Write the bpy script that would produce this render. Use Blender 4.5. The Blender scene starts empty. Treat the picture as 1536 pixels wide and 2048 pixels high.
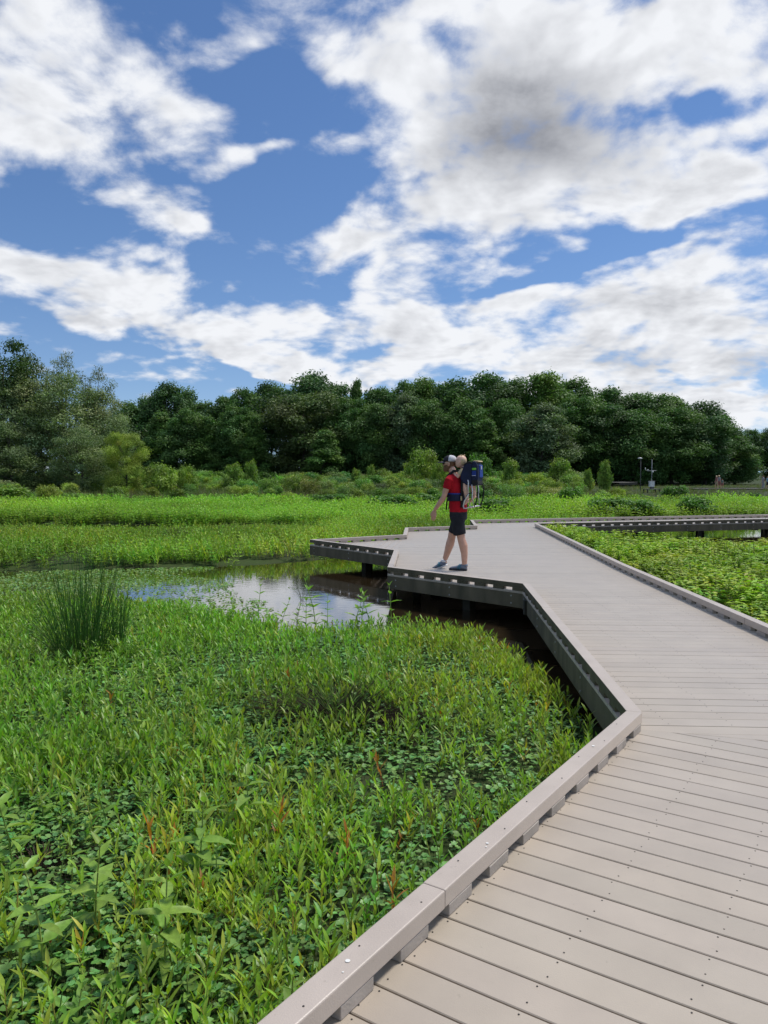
import bpy, bmesh, math, random
import numpy as np
from mathutils import Vector, Matrix

rng = np.random.default_rng(11)
random.seed(11)
PI = math.pi
scene = bpy.context.scene
COL = scene.collection

# ------------------------------------------------------------------ camera
F, H, HOR = 1540.0, 1.58, 945.0
TH = math.atan((1024 - HOR) / F)


def ray(x, y):
    a, b = (x - 768) / F, -(y - 1024) / F
    c, s = math.cos(TH), math.sin(TH)
    return np.array([a, c + b * s, -s + b * c])


def at_z(x, y, z):
    d = ray(x, y)
    return d * ((z - H) / d[2]) + np.array([0, 0, H])


def at_d(x, y, dist):
    d = ray(x, y)
    return d * (dist / d[1]) + np.array([0, 0, H])


cam = bpy.data.cameras.new('camera')
cam.sensor_fit = 'VERTICAL'
cam.angle = 2 * math.atan(1024 / F)
cam.clip_start = 0.05
cam.clip_end = 5000
cam_o = bpy.data.objects.new('camera', cam)
COL.objects.link(cam_o)
cam_o.location = (0, 0, H)
cam_o.rotation_euler = (PI / 2 - TH, 0, 0)
scene.camera = cam_o

# ------------------------------------------------------------------ helpers: objects


def tag(o, label=None, cat=None, group=None, kind=None):
    if label:
        o['label'] = label
    if cat:
        o['category'] = cat
    if group:
        o['group'] = group
    if kind:
        o['kind'] = kind
    return o


def empty(name, loc=(0, 0, 0), rz=0.0, label=None, cat=None, group=None):
    o = bpy.data.objects.new(name, None)
    o.empty_display_size = 0.1
    COL.objects.link(o)
    o.location = loc
    o.rotation_euler = (0, 0, rz)
    return tag(o, label, cat, group)


def link(name, me, parent=None):
    o = bpy.data.objects.new(name, me)
    COL.objects.link(o)
    if parent is not None:
        o.parent = parent
    return o


def tri_mesh(name, V, T, mat, C=None, smooth=False):
    V = np.ascontiguousarray(V, dtype=np.float32)
    T = np.ascontiguousarray(T, dtype=np.int32)
    me = bpy.data.meshes.new(name)
    me.vertices.add(len(V))
    me.vertices.foreach_set('co', V.ravel())
    me.loops.add(T.size)
    me.loops.foreach_set('vertex_index', T.ravel())
    me.polygons.add(len(T))
    me.polygons.foreach_set('loop_start', np.arange(0, T.size, 3, dtype=np.int32))
    me.polygons.foreach_set('loop_total', np.full(len(T), 3, dtype=np.int32))
    if smooth:
        me.polygons.foreach_set('use_smooth', np.ones(len(T), dtype=bool))
    me.update(calc_edges=True)
    if C is not None:
        at = me.attributes.new('Col', 'FLOAT_COLOR', 'POINT')
        C4 = np.ones((len(V), 4), dtype=np.float32)
        C4[:, :3] = np.clip(C, 0, 1)
        at.data.foreach_set('color', C4.ravel())
    me.materials.append(mat)
    return me


class MB:
    """collects polygons and links them as ONE mesh object"""

    def __init__(s):
        s.v, s.f, s.c, s.m = [], [], [], []

    def poly(s, verts, faces, col=(1, 1, 1), mi=0):
        n = len(s.v)
        s.v += [tuple(p) for p in verts]
        s.c += [tuple(col)] * len(verts)
        for f in faces:
            s.f.append(tuple(n + i for i in f))
            s.m.append(mi)

    def prism(s, base, z0, z1, col=(1, 1, 1), mi=0):
        """vertical extrusion of a 2D polygon (counter-clockwise)"""
        k = len(base)
        ar = sum(base[i][0] * base[(i + 1) % k][1] - base[(i + 1) % k][0] * base[i][1] for i in range(k))
        if ar < 0:
            base = base[::-1]
        vs = [(p[0], p[1], z0) for p in base] + [(p[0], p[1], z1) for p in base]
        fs = [tuple(range(k - 1, -1, -1)), tuple(range(k, 2 * k))]
        fs += [(i, (i + 1) % k, k + (i + 1) % k, k + i) for i in range(k)]
        s.poly(vs, fs, col, mi)

    def box(s, c, d, rz=0.0, col=(1, 1, 1), mi=0):
        cx, cy, cz = c
        x, y, z = d[0] / 2, d[1] / 2, d[2] / 2
        co, si = math.cos(rz), math.sin(rz)
        b = [(cx + co * a - si * q, cy + si * a + co * q) for a, q in ((-x, -y), (x, -y), (x, y), (-x, y))]
        s.prism(b, cz - z, cz + z, col, mi)

    def tube(s, pts, rad, n=8, col=(1, 1, 1), mi=0, flat=1.0, up=None):
        pts = [Vector(p) for p in pts]
        if not hasattr(rad, '__len__'):
            rad = [rad] * len(pts)
        rings = []
        prev = None
        for i, p in enumerate(pts):
            t = (pts[min(i + 1, len(pts) - 1)] - pts[max(i - 1, 0)]).normalized()
            if prev is None:
                a = Vector(up) if up is not None else Vector((0, 0, 1))
                if abs(a.dot(t)) > .95:
                    a = Vector((0, 1, 0)) if up is None else Vector((.3, .5, .8))
                u = t.cross(a).normalized()
            else:
                u = (prev - t * prev.dot(t)).normalized()
            w = t.cross(u)
            prev = u
            rings.append([p + (u * math.cos(2 * PI * k / n) + w * flat * math.sin(2 * PI * k / n)) * rad[i] for k in range(n)])
        vs = [q for r in rings for q in r] + [pts[0] - (pts[1] - pts[0]).normalized() * rad[0] * .35, pts[-1] + (pts[-1] - pts[-2]).normalized() * rad[-1] * .35]
        fs = []
        for i in range(len(pts) - 1):
            for k in range(n):
                a, b = i * n + k, i * n + (k + 1) % n
                fs.append((a, b, b + n, a + n))
        e0, e1 = len(vs) - 2, len(vs) - 1
        L = (len(pts) - 1) * n
        for k in range(n):
            fs.append((e0, (k + 1) % n, k))
            fs.append((e1, L + k, L + (k + 1) % n))
        s.poly(vs, fs, col, mi)

    def loft(s, rings, n=20, col=(1, 1, 1), mi=0, closed=True, power=2.0):
        """horizontal rings (cx, cy, z, a, b), a along x, b along y"""
        vs, fs = [], []
        for cx, cy, z, a, b in rings:
            for k in range(n):
                t = 2 * PI * k / n
                c_, s_ = math.cos(t), math.sin(t)
                q = (abs(c_) ** power + abs(s_) ** power) ** (-1 / power)
                vs.append((cx + a * c_ * q, cy + b * s_ * q, z))
        for i in range(len(rings) - 1):
            for k in range(n):
                a, b = i * n + k, i * n + (k + 1) % n
                fs.append((a, b, b + n, a + n))
        if closed:
            fs.append(tuple(range(n - 1, -1, -1)))
            L = (len(rings) - 1) * n
            fs.append(tuple(range(L, L + n)))
        s.poly(vs, fs, col, mi)

    def ball(s, c, r, n=10, m=7, col=(1, 1, 1), mi=0):
        if not hasattr(r, '__len__'):
            r = (r, r, r)
        rings = []
        for i in range(m):
            a = -PI / 2 + PI * (i + .5) / m
            rings.append((c[0], c[1], c[2] + r[2] * math.sin(a), r[0] * math.cos(a), r[1] * math.cos(a)))
        s.loft(rings, n, col, mi)

    def disc(s, c, r, nrm=(0, 0, 1), n=7, col=(1, 1, 1), mi=0, h=0.0):
        nv = Vector(nrm).normalized()
        u = nv.orthogonal().normalized()
        w = nv.cross(u)
        c = Vector(c)
        top = [c + nv * h + (u * math.cos(2 * PI * k / n) + w * math.sin(2 * PI * k / n)) * r for k in range(n)]
        if h:
            bot = [p - nv * h for p in top]
            s.poly(top + bot, [tuple(range(n))] + [(k, n + k, n + (k + 1) % n, (k + 1) % n) for k in range(n)], col, mi)
        else:
            s.poly(top, [tuple(range(n))], col, mi)

    def mesh(s, name, mats, smooth=False, usecol=False):
        me = bpy.data.meshes.new(name)
        me.from_pydata(s.v, [], s.f)
        for m in (mats if isinstance(mats, (list, tuple)) else [mats]):
            me.materials.append(m)
        me.polygons.foreach_set('material_index', s.m)
        if smooth:
            me.polygons.foreach_set('use_smooth', [True] * len(s.f))
        if usecol:
            at = me.attributes.new('Col', 'FLOAT_COLOR', 'POINT')
            at.data.foreach_set('color', [q for c in s.c for q in (c[0], c[1], c[2], 1)])
        me.update()
        return me

    def build(s, name, mats, parent=None, smooth=False, usecol=False, bevel=0):
        o = link(name, s.mesh(name, mats, smooth, usecol), parent)
        if bevel:
            b = o.modifiers.new('bevel', 'BEVEL')
            b.width = bevel
            b.segments = 2
            b.limit_method = 'ANGLE'
        return o

    def fuse(s, name, mats, parent=None, voxel=.006, smooth=5):
        """one continuous surface out of everything collected"""
        me = s.mesh(name, mats)
        o = bpy.data.objects.new(name, me)
        COL.objects.link(o)
        r = o.modifiers.new('r', 'REMESH')
        r.mode = 'VOXEL'
        r.voxel_size = voxel
        k = o.modifiers.new('s', 'SMOOTH')
        k.iterations = smooth
        k.factor = .5
        dg = bpy.context.evaluated_depsgraph_get()
        dg.update()
        me2 = bpy.data.meshes.new_from_object(o.evaluated_get(dg))
        o.modifiers.clear()
        o.data = me2
        me2.name = name
        bpy.data.meshes.remove(me)
        me2.polygons.foreach_set('use_smooth', [True] * len(me2.polygons))
        if not me2.materials:
            me2.materials.append(mats if not isinstance(mats, (list, tuple)) else mats[0])
        if parent is not None:
            o.parent = parent
        return o


# ------------------------------------------------------------------ materials


def nodes_of(m):
    m.use_nodes = True
    nt = m.node_tree
    nt.nodes.clear()
    out = nt.nodes.new('ShaderNodeOutputMaterial')
    return nt, nt.nodes, nt.links, out


def mat_basic(name, col, rough=.6, col2=None, scale=6.0, detail=5.0, bump=0.0, bscale=60.0, spec=.4, metallic=0.0, stretch=(1, 1, 1), usecol=False, lo=.35, hi=.65, sheen=0.0, grime=0.0):
    m = bpy.data.materials.new(name)
    nt, N, L, out = nodes_of(m)
    p = N.new('ShaderNodeBsdfPrincipled')
    L.new(p.outputs[0], out.inputs[0])
    p.inputs['Roughness'].default_value = rough
    p.inputs['Metallic'].default_value = metallic
    p.inputs['Specular IOR Level'].default_value = spec
    if sheen:
        p.inputs['Sheen Weight'].default_value = sheen
        p.inputs['Sheen Roughness'].default_value = .35
        p.inputs['Sheen Tint'].default_value = (1, .87, .73, 1)
    tc = N.new('ShaderNodeTexCoord')
    mp = N.new('ShaderNodeMapping')
    mp.inputs['Scale'].default_value = stretch
    L.new(tc.outputs['Object'], mp.inputs[0])
    nz = N.new('ShaderNodeTexNoise')
    nz.inputs['Scale'].default_value = scale
    nz.inputs['Detail'].default_value = detail
    L.new(mp.outputs[0], nz.inputs['Vector'])
    mr = N.new('ShaderNodeMapRange')
    mr.inputs[1].default_value = lo
    mr.inputs[2].default_value = hi
    L.new(nz.outputs[0], mr.inputs[0])
    mx = N.new('ShaderNodeMix')
    mx.data_type = 'RGBA'
    c2 = col2 if col2 else tuple(c * .75 for c in col)
    mx.inputs[6].default_value = (*col, 1)
    mx.inputs[7].default_value = (*c2, 1)
    L.new(mr.outputs[0], mx.inputs[0])
    res = mx.outputs[2]
    if grime:
        n3 = N.new('ShaderNodeTexNoise')
        n3.inputs['Scale'].default_value = 1.1
        n3.inputs['Detail'].default_value = 9
        n3.inputs['Roughness'].default_value = .72
        L.new(tc.outputs['Object'], n3.inputs['Vector'])
        r3 = N.new('ShaderNodeMapRange')
        r3.inputs[1].default_value = .52
        r3.inputs[2].default_value = .75
        r3.inputs[4].default_value = grime
        L.new(n3.outputs[0], r3.inputs[0])
        n4 = N.new('ShaderNodeTexNoise')
        n4.inputs['Scale'].default_value = 38
        n4.inputs['Detail'].default_value = 3
        L.new(tc.outputs['Object'], n4.inputs['Vector'])
        r4 = N.new('ShaderNodeMapRange')
        r4.inputs[1].default_value = .69
        r4.inputs[2].default_value = .76
        r4.inputs[4].default_value = min(1, grime * 1.6)
        L.new(n4.outputs[0], r4.inputs[0])
        ad = N.new('ShaderNodeMath')
        ad.operation = 'MAXIMUM'
        L.new(r3.outputs[0], ad.inputs[0])
        L.new(r4.outputs[0], ad.inputs[1])
        m3 = N.new('ShaderNodeMix')
        m3.data_type = 'RGBA'
        m3.inputs[7].default_value = (.16, .145, .10, 1)
        L.new(ad.outputs[0], m3.inputs[0])
        L.new(res, m3.inputs[6])
        res = m3.outputs[2]
    if usecol:
        at = N.new('ShaderNodeAttribute')
        at.attribute_name = 'Col'
        ml = N.new('ShaderNodeMix')
        ml.data_type = 'RGBA'
        ml.blend_type = 'MULTIPLY'
        ml.inputs[0].default_value = 1
        L.new(res, ml.inputs[6])
        L.new(at.outputs['Color'], ml.inputs[7])
        res = ml.outputs[2]
    L.new(res, p.inputs['Base Color'])
    if bump:
        n2 = N.new('ShaderNodeTexNoise')
        n2.inputs['Scale'].default_value = bscale
        n2.inputs['Detail'].default_value = 4
        L.new(mp.outputs[0], n2.inputs['Vector'])
        b = N.new('ShaderNodeBump')
        b.inputs['Strength'].default_value = bump
        b.inputs['Distance'].default_value = .01
        L.new(n2.outputs[0], b.inputs['Height'])
        L.new(b.outputs[0], p.inputs['Normal'])
    return m


def mat_leaf(name, trans=.3, rough=.5, spec=.35, gain=1.0):
    m = bpy.data.materials.new(name)
    nt, N, L, out = nodes_of(m)
    at = N.new('ShaderNodeAttribute')
    at.attribute_name = 'Col'
    tc = N.new('ShaderNodeTexCoord')
    nz = N.new('ShaderNodeTexNoise')
    nz.inputs['Scale'].default_value = 45
    nz.inputs['Detail'].default_value = 2
    L.new(tc.outputs['Object'], nz.inputs['Vector'])
    mr = N.new('ShaderNodeMapRange')
    mr.inputs[1].default_value = .3
    mr.inputs[2].default_value = .7
    mr.inputs[3].default_value = .82 * gain
    mr.inputs[4].default_value = 1.18 * gain
    L.new(nz.outputs[0], mr.inputs[0])
    sc = N.new('ShaderNodeVectorMath')
    sc.operation = 'SCALE'
    L.new(at.outputs['Color'], sc.inputs[0])
    L.new(mr.outputs[0], sc.inputs['Scale'])
    p = N.new('ShaderNodeBsdfPrincipled')
    p.inputs['Roughness'].default_value = rough
    p.inputs['Specular IOR Level'].default_value = spec
    L.new(sc.outputs[0], p.inputs['Base Color'])
    t = N.new('ShaderNodeBsdfTranslucent')
    tm = N.new('ShaderNodeVectorMath')
    tm.operation = 'MULTIPLY'
    tm.inputs[1].default_value = (1.25, 1.45, .6)
    L.new(sc.outputs[0], tm.inputs[0])
    L.new(tm.outputs[0], t.inputs[0])
    mx = N.new('ShaderNodeMixShader')
    mx.inputs[0].default_value = trans
    L.new(p.outputs[0], mx.inputs[1])
    L.new(t.outputs[0], mx.inputs[2])
    L.new(mx.outputs[0], out.inputs[0])
    return m


M = {}
M['deck'] = mat_basic('decking_composite', (.405, .345, .272), .45, (.36, .305, .24), 3.0, 8, .08, 220, .8, usecol=True, sheen=.85, grime=.16, stretch=(1, 1, 1))
M['cap'] = mat_basic('curb_composite', (.46, .395, .335), .42, (.41, .35, .295), 4, 8, .12, 200, .6, sheen=.4, grime=.16)
M['block'] = mat_basic('curb_block', (.42, .37, .32), .6, (.33, .295, .25), 9, 6, .2, 120, .35)
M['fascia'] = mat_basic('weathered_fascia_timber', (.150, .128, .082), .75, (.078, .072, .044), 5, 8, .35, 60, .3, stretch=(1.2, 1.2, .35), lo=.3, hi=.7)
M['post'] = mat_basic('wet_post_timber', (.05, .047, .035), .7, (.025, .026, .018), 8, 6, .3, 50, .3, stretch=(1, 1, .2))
M['screw'] = mat_basic('dark_screw_head', (.05, .045, .04), .5, metallic=.4)
M['bolt'] = mat_basic('galvanised_bolt', (.42, .43, .42), .45, metallic=.6)
M['white'] = mat_basic('white_dropping', (.8, .8, .76), .8)
M['leaf_near'] = mat_leaf('marsh_leaf', .33, .42, .4, 1.18)
M['leaf_mid'] = mat_leaf('meadow_leaf', .30, .55, .3)
M['leaf_tree'] = mat_leaf('tree_leaf', .22, .6, .25)
M['bark'] = mat_basic('bark', (.055, .047, .038), .9, (.10, .09, .075), 4, 8, .5, 12, .2, stretch=(1, 1, .25))
M['dead'] = mat_leaf('dead_stalk', .05, .8, .15)
# ------------------------------------------------------------------ sun and sky
SUN_EL, SUN_AZ = math.radians(62), math.radians(62)      # azimuth from +Y towards +X
sun_dir = Vector((math.sin(SUN_AZ) * math.cos(SUN_EL), math.cos(SUN_AZ) * math.cos(SUN_EL), math.sin(SUN_EL)))
sl = bpy.data.lights.new('sun', 'SUN')
sl.energy = 3.0
sl.angle = math.radians(13)
sl.color = (1, .955, .89)
so = bpy.data.objects.new('sun', sl)
COL.objects.link(so)
so.rotation_euler = (-sun_dir).to_track_quat('-Z', 'Y').to_euler()

W = bpy.data.worlds.new('World')
scene.world = W
W.use_nodes = True
WT = W.node_tree
WT.nodes.clear()
WN, WL = WT.nodes, WT.links


def wmath(op, a, b=None, c=None, clamp=False):
    n = WN.new('ShaderNodeMath')
    n.operation = op
    n.use_clamp = clamp
    for i, q in enumerate((a, b, c)):
        if q is None:
            continue
        if isinstance(q, (int, float)):
            n.inputs[i].default_value = q
        else:
            WL.new(q, n.inputs[i])
    return n.outputs[0]


def wvec(op, a, b=None):
    n = WN.new('ShaderNodeVectorMath')
    n.operation = op
    for i, q in enumerate((a, b)):
        if q is None:
            continue
        if isinstance(q, tuple):
            n.inputs[i].default_value = q
        else:
            WL.new(q, n.inputs[i])
    return n.outputs['Value'] if op in ('LENGTH', 'DOT_PRODUCT') else n.outputs[0]


def wrange(v, a, b, c=0.0, d=1.0, smooth=True):
    n = WN.new('ShaderNodeMapRange')
    if smooth:
        n.interpolation_type = 'SMOOTHSTEP'
    WL.new(v, n.inputs[0])
    for i, q in enumerate((a, b, c, d)):
        n.inputs[i + 1].default_value = q
    return n.outputs[0]


def wcomb(x, y, z=0.0):
    n = WN.new('ShaderNodeCombineXYZ')
    for i, q in enumerate((x, y, z)):
        if isinstance(q, (int, float)):
            n.inputs[i].default_value = q
        else:
            WL.new(q, n.inputs[i])
    return n.outputs[0]


def wnoise(vec, scale, detail, rough, dist=0.0):
    n = WN.new('ShaderNodeTexNoise')
    n.inputs['Scale'].default_value = scale
    n.inputs['Detail'].default_value = detail
    n.inputs['Roughness'].default_value = rough
    n.inputs['Distortion'].default_value = dist
    WL.new(vec, n.inputs['Vector'])
    return n.outputs[0]


def wmix(f, a, b):
    n = WN.new('ShaderNodeMix')
    n.data_type = 'RGBA'
    if isinstance(f, float):
        n.inputs[0].default_value = f
    else:
        WL.new(f, n.inputs[0])
    for i, q in ((6, a), (7, b)):
        if isinstance(q, tuple):
            n.inputs[i].default_value = (*q, 1)
        else:
            WL.new(q, n.inputs[i])
    return n.outputs[2]


tcw = WN.new('ShaderNodeTexCoord')
Dv = tcw.outputs['Generated']
sp = WN.new('ShaderNodeSeparateXYZ')
WL.new(Dv, sp.inputs[0])
dx, dy, dz = sp.outputs
zz = wmath('ADD', wmath('MAXIMUM', dz, 0.0), 0.30)
P = wcomb(wmath('DIVIDE', dx, zz), wmath('DIVIDE', dy, zz))        # the flat cloud layer
yy = wmath('MAXIMUM', dy, 0.08)
UV = wcomb(wmath('DIVIDE', dx, yy), wmath('DIVIDE', dz, yy))       # direction of the sky, to say where the banks of cloud stand
# ragged edges: the banks' outlines are warped by the layer's own noise
wn_ = WN.new('ShaderNodeTexNoise')
wn_.inputs['Scale'].default_value = 2.6
wn_.inputs['Detail'].default_value = 5
WL.new(P, wn_.inputs['Vector'])
wo = wvec('SUBTRACT', wn_.outputs['Color'], (.5, .5, .5))
wsc = WN.new('ShaderNodeVectorMath')
wsc.operation = 'SCALE'
WL.new(wo, wsc.inputs[0])
wsc.inputs['Scale'].default_value = 0.13
UVW = wvec('ADD', UV, wsc.outputs[0])


def uv_px(x, y):
    d = ray(x, y)
    return d[0] / d[1], d[2] / d[1]


def blob(x, y, rx, ry, rot=0.0, vec=None, inner=.1):
    u, v = uv_px(x, y)
    n = WN.new('ShaderNodeMapping')
    n.vector_type = 'TEXTURE'
    n.inputs['Location'].default_value = (u, v, 0)
    n.inputs['Rotation'].default_value = (0, 0, math.radians(-rot))
    n.inputs['Scale'].default_value = (rx / F, ry / F, 1)
    WL.new(vec or UVW, n.inputs[0])
    return wrange(wvec('LENGTH', n.outputs[0]), inner, 1.4, 1.0, 0.0)


def total(blobs, vec=None):
    acc = None
    for b in blobs:
        w = b[5] if len(b) > 5 else 1.0
        q = blob(*b[:5], vec=vec)
        if w != 1.0:
            q = wmath('MULTIPLY', q, w)
        acc = q if acc is None else wmath('ADD', acc, q)
    return acc


# where the banks of cloud stand: x, y, half width, half height, tilt (degrees, down to the right), weight
BANKS = [
    (900, 80, 120, 90, 0, .8),
    (120, 110, 270, 160, 10), (270, 210, 230, 75, 12), (50, 240, 170, 70, 15), (250, 350, 160, 70, 28), (365, 425, 60, 35, 10, .8),
    (110, 545, 330, 75, 4), (300, 610, 250, 65, 14), (570, 655, 200, 42, 7, 1.1), (170, 650, 60, 50, 20, .7),
    (560, 722, 320, 34, 2, 1.9), (680, 754, 170, 24, 3, 1.7), (455, 570, 50, 20, 10, .6),
    (470, 310, 75, 32, -10, 1.0), (655, 290, 95, 38, -8, 1.0), (450, 65, 95, 36, -12, .9), (560, 280, 60, 20, -10, .7), (680, 90, 120, 45, 10, .55),
    (1080, 140, 480, 215, 0), (900, 60, 330, 110, 0), (1400, 60, 260, 130, -15), (930, 380, 300, 140, -12), (740, 470, 170, 55, -22), (1190, 350, 300, 130, -6), (760, 545, 90, 35, -10, .8),
    (1420, 370, 190, 66, -8, 1.0), (1500, 240, 90, 40, -20, .6), (1390, 460, 90, 30, -10, .6), (1500, 430, 90, 45, -10, .8),
    (980, 610, 310, 62, 0), (1380, 570, 320, 85, 0), (1230, 660, 520, 80, 2), (900, 700, 260, 45, 2), (1300, 765, 470, 90, 2, 1.1), (1130, 490, 90, 24, -16, .6), (1480, 830, 260, 50, 0, 1.1),
]
GAPS = [(1445, 165, 60, 30, -30, .55), (1510, 205, 70, 26, -18, .6), (1385, 185, 40, 22, 10, .45), (1360, 442, 230, 28, -8, .8), (1180, 505, 200, 22, -14, .6), (735, 140, 70, 90, 10, .5), (520, 560, 60, 50, 0, .5), (1250, 640, 200, 10, 2, .4), (1400, 735, 200, 10, 3, .5), (560, 200, 130, 150, -20), (1000, 556, 260, 14, -13, .5), (560, 400, 130, 90, 0), (80, 420, 170, 60, 10), (1440, 195, 80, 35, -30, .7), (1270, 478, 150, 20, -12, .5), (690, 575, 70, 34, -50, .9), (700, 700, 190, 14, 3, .6), (330, 705, 240, 13, 4, .6), (560, 90, 60, 60, 0, .5)]
cov = wmath('SUBTRACT', total(BANKS), total(GAPS))
cov = wmath('MINIMUM', wmath('MAXIMUM', cov, -0.4), 1.15)
front = wrange(dy, .05, .3)
cov = wmath('ADD', wmath('MULTIPLY', cov, front), wmath('MULTIPLY', wmath('SUBTRACT', 1.0, front), .42))
nA = wnoise(P, 3.8, 9, .62, .25)
nL = wnoise(P, 3.8, 4, .55, .25)
nB = wnoise(wvec('ADD', P, (sun_dir.x * .05, sun_dir.y * .05, 0)), 3.8, 4, .55, .25)
nF = wnoise(P, 11.0, 6, .65, .4)
den = wmath('ADD', wmath('MULTIPLY', cov, .62), wmath('MULTIPLY', wmath('SUBTRACT', nA, .5), 2.2))
den = wmath('ADD', den, wmath('MULTIPLY', wmath('SUBTRACT', nF, .5), .55))
vo = WN.new('ShaderNodeTexVoronoi')
vo.feature = 'SMOOTH_F1'
vo.normalize = True
vo.inputs['Scale'].default_value = 7.5
vo.inputs['Detail'].default_value = 2.0
vo.inputs['Roughness'].default_value = .6
vo.inputs['Smoothness'].default_value = .35
vw = WN.new('ShaderNodeVectorMath')
vw.operation = 'SCALE'
vw.inputs['Scale'].default_value = .16
WL.new(wo, vw.inputs[0])
WL.new(wvec('ADD', P, vw.outputs[0]), vo.inputs['Vector'])
puff = wmath('SUBTRACT', .32, vo.outputs['Distance'])
den = wmath('ADD', den, wmath('MULTIPLY', puff, 1.9))
alpha = wrange(den, .10, .78)
# thick parts go grey underneath; lit edges stay white
DARKS = [(1080, 230, 220, 150, 0), (1000, 320, 240, 70, -8, .6), (1260, 725, 110, 45, 0, .75), (1500, 720, 80, 40, 0, .6), (300, 660, 160, 30, 10, .35), (150, 620, 200, 25, 5, .3), (1050, 450, 160, 45, -10, .35), (1200, 600, 280, 22, 0, .3)]
dk = wmath('MULTIPLY', total(DARKS), front)
lit = wmath('MULTIPLY', wmath('SUBTRACT', nL, nB), 2.8)
thick = wrange(den, .45, 1.25)
nC = wnoise(P, 2.3, 6, .6)
grey = wmath('ADD', wmath('MULTIPLY', thick, wrange(nC, .36, .66, .10, .50)), wmath('MULTIPLY', dk, wrange(nC, .3, .75, .55, .95)))
lit = wmath('MULTIPLY', lit, wrange(dk, .15, .9, 1.0, .25))
grey = wmath('SUBTRACT', grey, lit)
grey = wmath('SUBTRACT', grey, wmath('MULTIPLY', puff, .9))
grey = wmath('MINIMUM', wmath('MAXIMUM', grey, 0.0), 1.0)
CLOUD_W, CLOUD_G = (.69, .705, .735), (.24, .25, .28)
ccol = wmix(grey, CLOUD_W, CLOUD_G)

sky = WN.new('ShaderNodeTexSky')
sky.sky_type = 'NISHITA'
sky.sun_disc = False
sky.sun_elevation = SUN_EL
sky.sun_rotation = SUN_AZ
sky.altitude = 50
sky.air_density = 1.0
sky.dust_density = .15
sky.ozone_density = 2.5
SKY_STRENGTH = 0.080
hs = WN.new('ShaderNodeHueSaturation')
hs.inputs['Saturation'].default_value = 1.15
hs.inputs['Value'].default_value = 1.0
WL.new(sky.outputs[0], hs.inputs['Color'])
skyv = wvec('NORMALIZE', wcomb(dx, dy, wmath('MAXIMUM', wmath('ADD', dz, .05), .10)))
WL.new(skyv, sky.inputs[0])
bg1 = WN.new('ShaderNodeBackground')
bg1.inputs[1].default_value = SKY_STRENGTH
tint = wvec('MULTIPLY', hs.outputs[0], (1.05, 1.02, 1.10))
WL.new(tint, bg1.inputs[0])
bg2 = WN.new('ShaderNodeBackground')
bg2.inputs[1].default_value = 1.0
WL.new(ccol, bg2.inputs[0])
mxs = WN.new('ShaderNodeMixShader')
WL.new(alpha, mxs.inputs[0])
WL.new(bg1.outputs[0], mxs.inputs[1])
WL.new(bg2.outputs[0], mxs.inputs[2])
wout = WN.new('ShaderNodeOutputWorld')
WL.new(mxs.outputs[0], wout.inputs[0])
W.cycles.sampling_method = 'MANUAL'
W.cycles.sample_map_resolution = 512

scene.view_settings.view_transform = 'Standard'
scene.view_settings.look = 'None'
scene.view_settings.exposure = 0.38
scene.view_settings.gamma = 1.0
scene.cycles.use_denoising = True
scene.cycles.max_bounces = 6
scene.cycles.diffuse_bounces = 3
scene.cycles.glossy_bounces = 3
scene.cycles.transmission_bounces = 3
scene.cycles.transparent_max_bounces = 4
# ------------------------------------------------------------------ boardwalk
DECKS = []      # 2D outlines the plants keep out of


def v2(*a):
    return np.array(a, dtype=float)


cd = v2(.562, .827)
cd /= np.linalg.norm(cd)
cn = v2(cd[1], -cd[0])
A0 = v2(-.35, 2.016)
A = [A0 - 4.2 * cd, v2(1.525, 4.773), v2(1.868, 10.321), v2(.055, 12.137), v2(.193, 14.816), v2(-1.665, 17.15), v2(.459, 18.539), v2(.572, 20.908), v2(2.554, 21.803), v2(2.725, 24.35)]
KS = .982
A = [A0 - 4.2 * cd / KS] + A[1:]
A = [p * KS for p in A]
A0 = A0 * KS
bd = v2(13.768 - 2.725, 27.568 - 24.35)
bd /= np.linalg.norm(bd)
A.append(A[-1] + bd * 24)
R1 = v2(3.70, 4.15) * KS
B = [R1 - 6.6 * cd, R1, v2(3.956, 12.607) * KS, v2(4.52, 22.554) * KS]
B.append(B[-1] + bd * 22.4)

walk = empty('boardwalk', (2.6, 8, -.9), 0, 'pale taupe plank boardwalk with low curbs zigzagging over the marsh under the walking man', 'boardwalk')
WOFF = Vector(walk.location)


def onwalk(o, parent=None):
    o.parent = parent or walk
    if parent is None:
        o.location = -WOFF
    return o


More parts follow.
